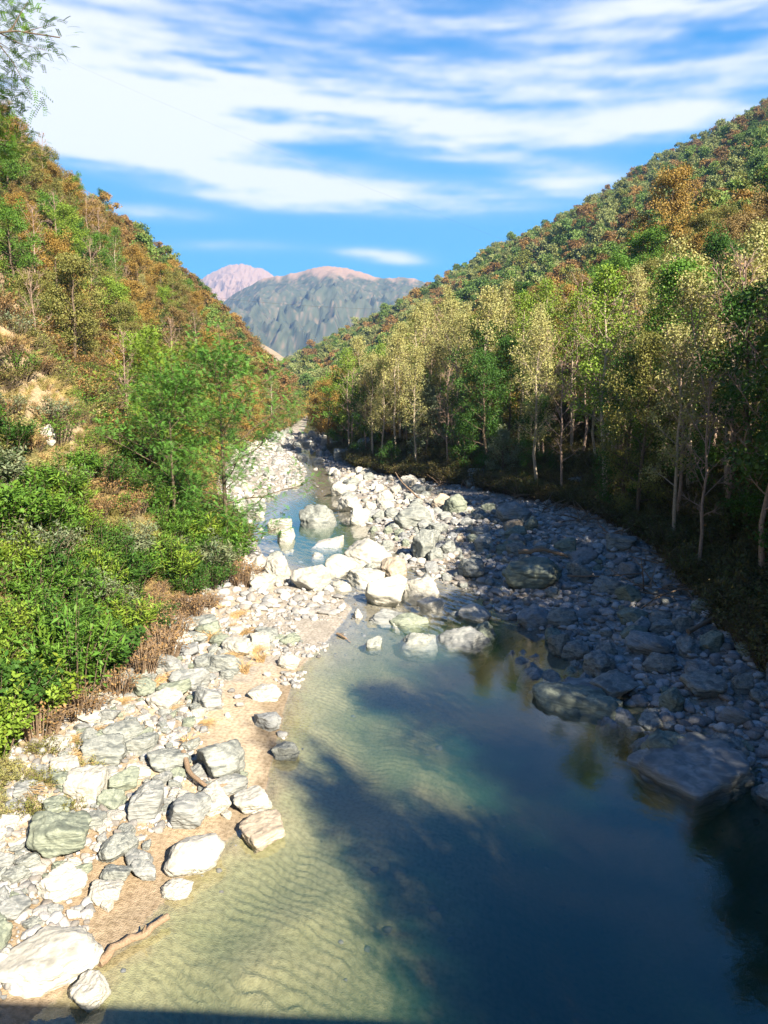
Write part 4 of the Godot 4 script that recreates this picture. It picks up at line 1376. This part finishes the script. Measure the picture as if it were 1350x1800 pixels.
# trees on the right bank beside and behind the bridge: x, d, height, kind, spread
var SHADE_TREES := [
	[13.4, -3.6, 18.0, 0, 0.40], [15.4, -4.6, 15.5, 0, 0.6], [17.0, -8.0, 17.0, 0, 0.7], [15.6, -1.6, 12.0, 2, 0.9], [18.0, -3.2, 14.5, 2, 0.9], [20.0, -1.0, 16.0, 2, 0.9],
	[17.4, 0.4, 18.0, 0, 0.55], [19.4, -0.4, 17.0, 2, 0.8], [19.8, 4.8, 17.0, 0, 0.65], [20.6, 9.6, 16.5, 0, 0.75],
	[17.6, 16.5, 14.5, 0, 0.9], [17.8, 21.5, 14.5, 2, 0.95], [18.0, 27.0, 14.0, 0, 0.95], [18.6, 32.0, 13.5, 0, 0.95], [20.0, 37.0, 13.0, 2, 0.95],
	[22.0, 10.0, 16.0, 0, 0.9], [24.0, 17.0, 16.0, 0, 0.9], [25.0, 24.0, 15.0, 2, 0.9], [28.0, 31.0, 15.0, 0, 0.9], [24.0, 36.0, 14.0, 0, 0.9], [30.0, 20.0, 16.0, 0, 0.9], [31.0, 40.0, 14.0, 0, 0.9],
	[22.0, 3.0, 17.0, 0, 0.9], [27.0, 5.0, 18.0, 0, 0.9], [23.0, -8.0, 17.0, 0, 0.9], [33.0, 30.0, 15.0, 0, 0.9], [36.0, 12.0, 16.0, 0, 0.9], [26.0, 29.0, 15.0, 0, 0.9], [22.0, 23.0, 15.0, 0, 0.9],
]


func build_house() -> void:
	var o := thing("white_house", Vector3(-24.0, 21.5, -430.0))
	o.position.y = ground(-24.0, 430.0)
	box_part("wall", Vector3(-3, -2, -3), Vector3(3, 8.0, 3), M.wall, o)
	var b := Builder.new()
	for s in [-1.0, 1.0]:
		var k := b.v.size()
		var nn := Vector3(s * 0.6, 0.8, 0).normalized()
		for q in [[0.0, -3.4], [0.0, 3.4], [3.6, -3.4], [3.6, 3.4]]:
			b.v.append(Vector3(s * q[0], 10.6 - q[0] * 0.75, q[1])); b.n.append(nn); b.c.append(Color(1, 1, 1))
		b.i.append_array(PackedInt32Array([k, k + 2, k + 1, k + 1, k + 2, k + 3] if s < 0 else [k, k + 1, k + 2, k + 1, k + 3, k + 2]))
	put_mesh("roof", mesh_of(b, M.roof), o)
	for x in [-1.4, 1.4]:
		box_part("window", Vector3(x - 0.5, 4.5, 2.99), Vector3(x + 0.5, 6.0, 3.03), M.glass, o)
	tag(o, "tiny white house among dark trees where the valley closes", "house")


func _ready() -> void:
	rng.seed = 20
	n1.seed = 5; n1.frequency = 0.03; n1.fractal_octaves = 3
	n2.seed = 8; n2.frequency = 0.10; n2.fractal_octaves = 3
	n3.seed = 13; n3.frequency = 0.06; n3.fractal_octaves = 2
	var cam := Camera3D.new()
	cam.name = "camera"
	cam.position = Vector3(0, 10, 0)
	cam.rotation_degrees = Vector3(-8.5, 0, 0)
	cam.fov = 67.0
	cam.near = 0.1
	cam.far = 30000.0
	add_child(cam)
	cam.current = true
	var env := Environment.new()
	env.background_mode = Environment.BG_SKY
	var sky := Sky.new()
	var sm := PanoramaSkyMaterial.new()
	sm.panorama = make_sky()
	sky.sky_material = sm
	env.sky = sky
	env.background_energy_multiplier = 0.30
	env.tonemap_mode = Environment.TONE_MAPPER_LINEAR
	env.tonemap_exposure = 3.6
	env.sdfgi_enabled = true
	env.ssao_enabled = true
	env.ssil_enabled = true
	env.fog_enabled = true
	env.volumetric_fog_enabled = true
	env.volumetric_fog_density = 0.0
	env.fog_density = 0.00009
	env.fog_light_color = Color(0.55, 0.74, 1.0)
	var we := WorldEnvironment.new()
	we.environment = env
	we.name = "environment"
	add_child(we)
	var sun := DirectionalLight3D.new()
	sun.name = "sun"
	sun.light_color = Color(1.0, 0.945, 0.86)
	sun.light_energy = 1.6
	sun.light_angular_distance = 0.53
	sun.shadow_enabled = true
	add_child(sun)
	sun.look_at_from_position(Vector3(0.8, 1.0, 1.25), Vector3.ZERO)

	make_materials()
	print("materials ", Time.get_ticks_msec())
	build_ground()
	print("ground ", Time.get_ticks_msec())
	build_water()
	build_mountain("far_peak", [[-1600, 250], [-1250, 550], [-975, 692], [-875, 737], [-800, 744], [-675, 714], [-550, 630], [-300, 450], [0, 350]], 4500.0, 3500.0, 50.0, 450.0, Color(0.08, 0.08, 0.05), Color(0.21, 0.145, 0.115), 0.22)
	build_mountain("mountain", [[-1200, 60], [-850, 215], [-625, 345], [-565, 390], [-450, 447], [-320, 467], [-250, 487], [-190, 491], [-135, 482], [-55, 460], [-10, 445], [55, 450], [120, 444], [185, 415], [320, 305], [550, 180], [850, 35]], 3000.0, 1800.0, -30.0, 458.0, Color(0.022, 0.034, 0.024), Color(0.22, 0.15, 0.11), 0.2)
	build_mountain("brown_hill", [[-900, 330], [-420, 190], [-280, 128], [-230, 108], [-200, 92], [-160, 62], [-120, 20], [-60, -30]], 1450.0, 1100.0, -60.0, 60.0, Color(0.14, 0.13, 0.06), Color(0.22, 0.165, 0.11), 0.12)
	build_bridge()
	build_stones()
	build_outcrops()
	print("stones ", Time.get_ticks_msec())
	build_driftwood()
	make_plants()
	print("plants ", Time.get_ticks_msec())
	build_cover()
	build_trees()
	build_cable(Vector3(-60, 42.5, -260), Vector3(40, 38.5, -260), 2.0, 0.035, "thin dark cable crossing the valley in front of the blue mountain")
	build_cable(Vector3(-120, 118, -240), Vector3(150, 34, -300), 5.0, 0.012, "faint power line slanting across the cloudy sky")
	build_house()
	name_all()
	print("done ", Time.get_ticks_msec())
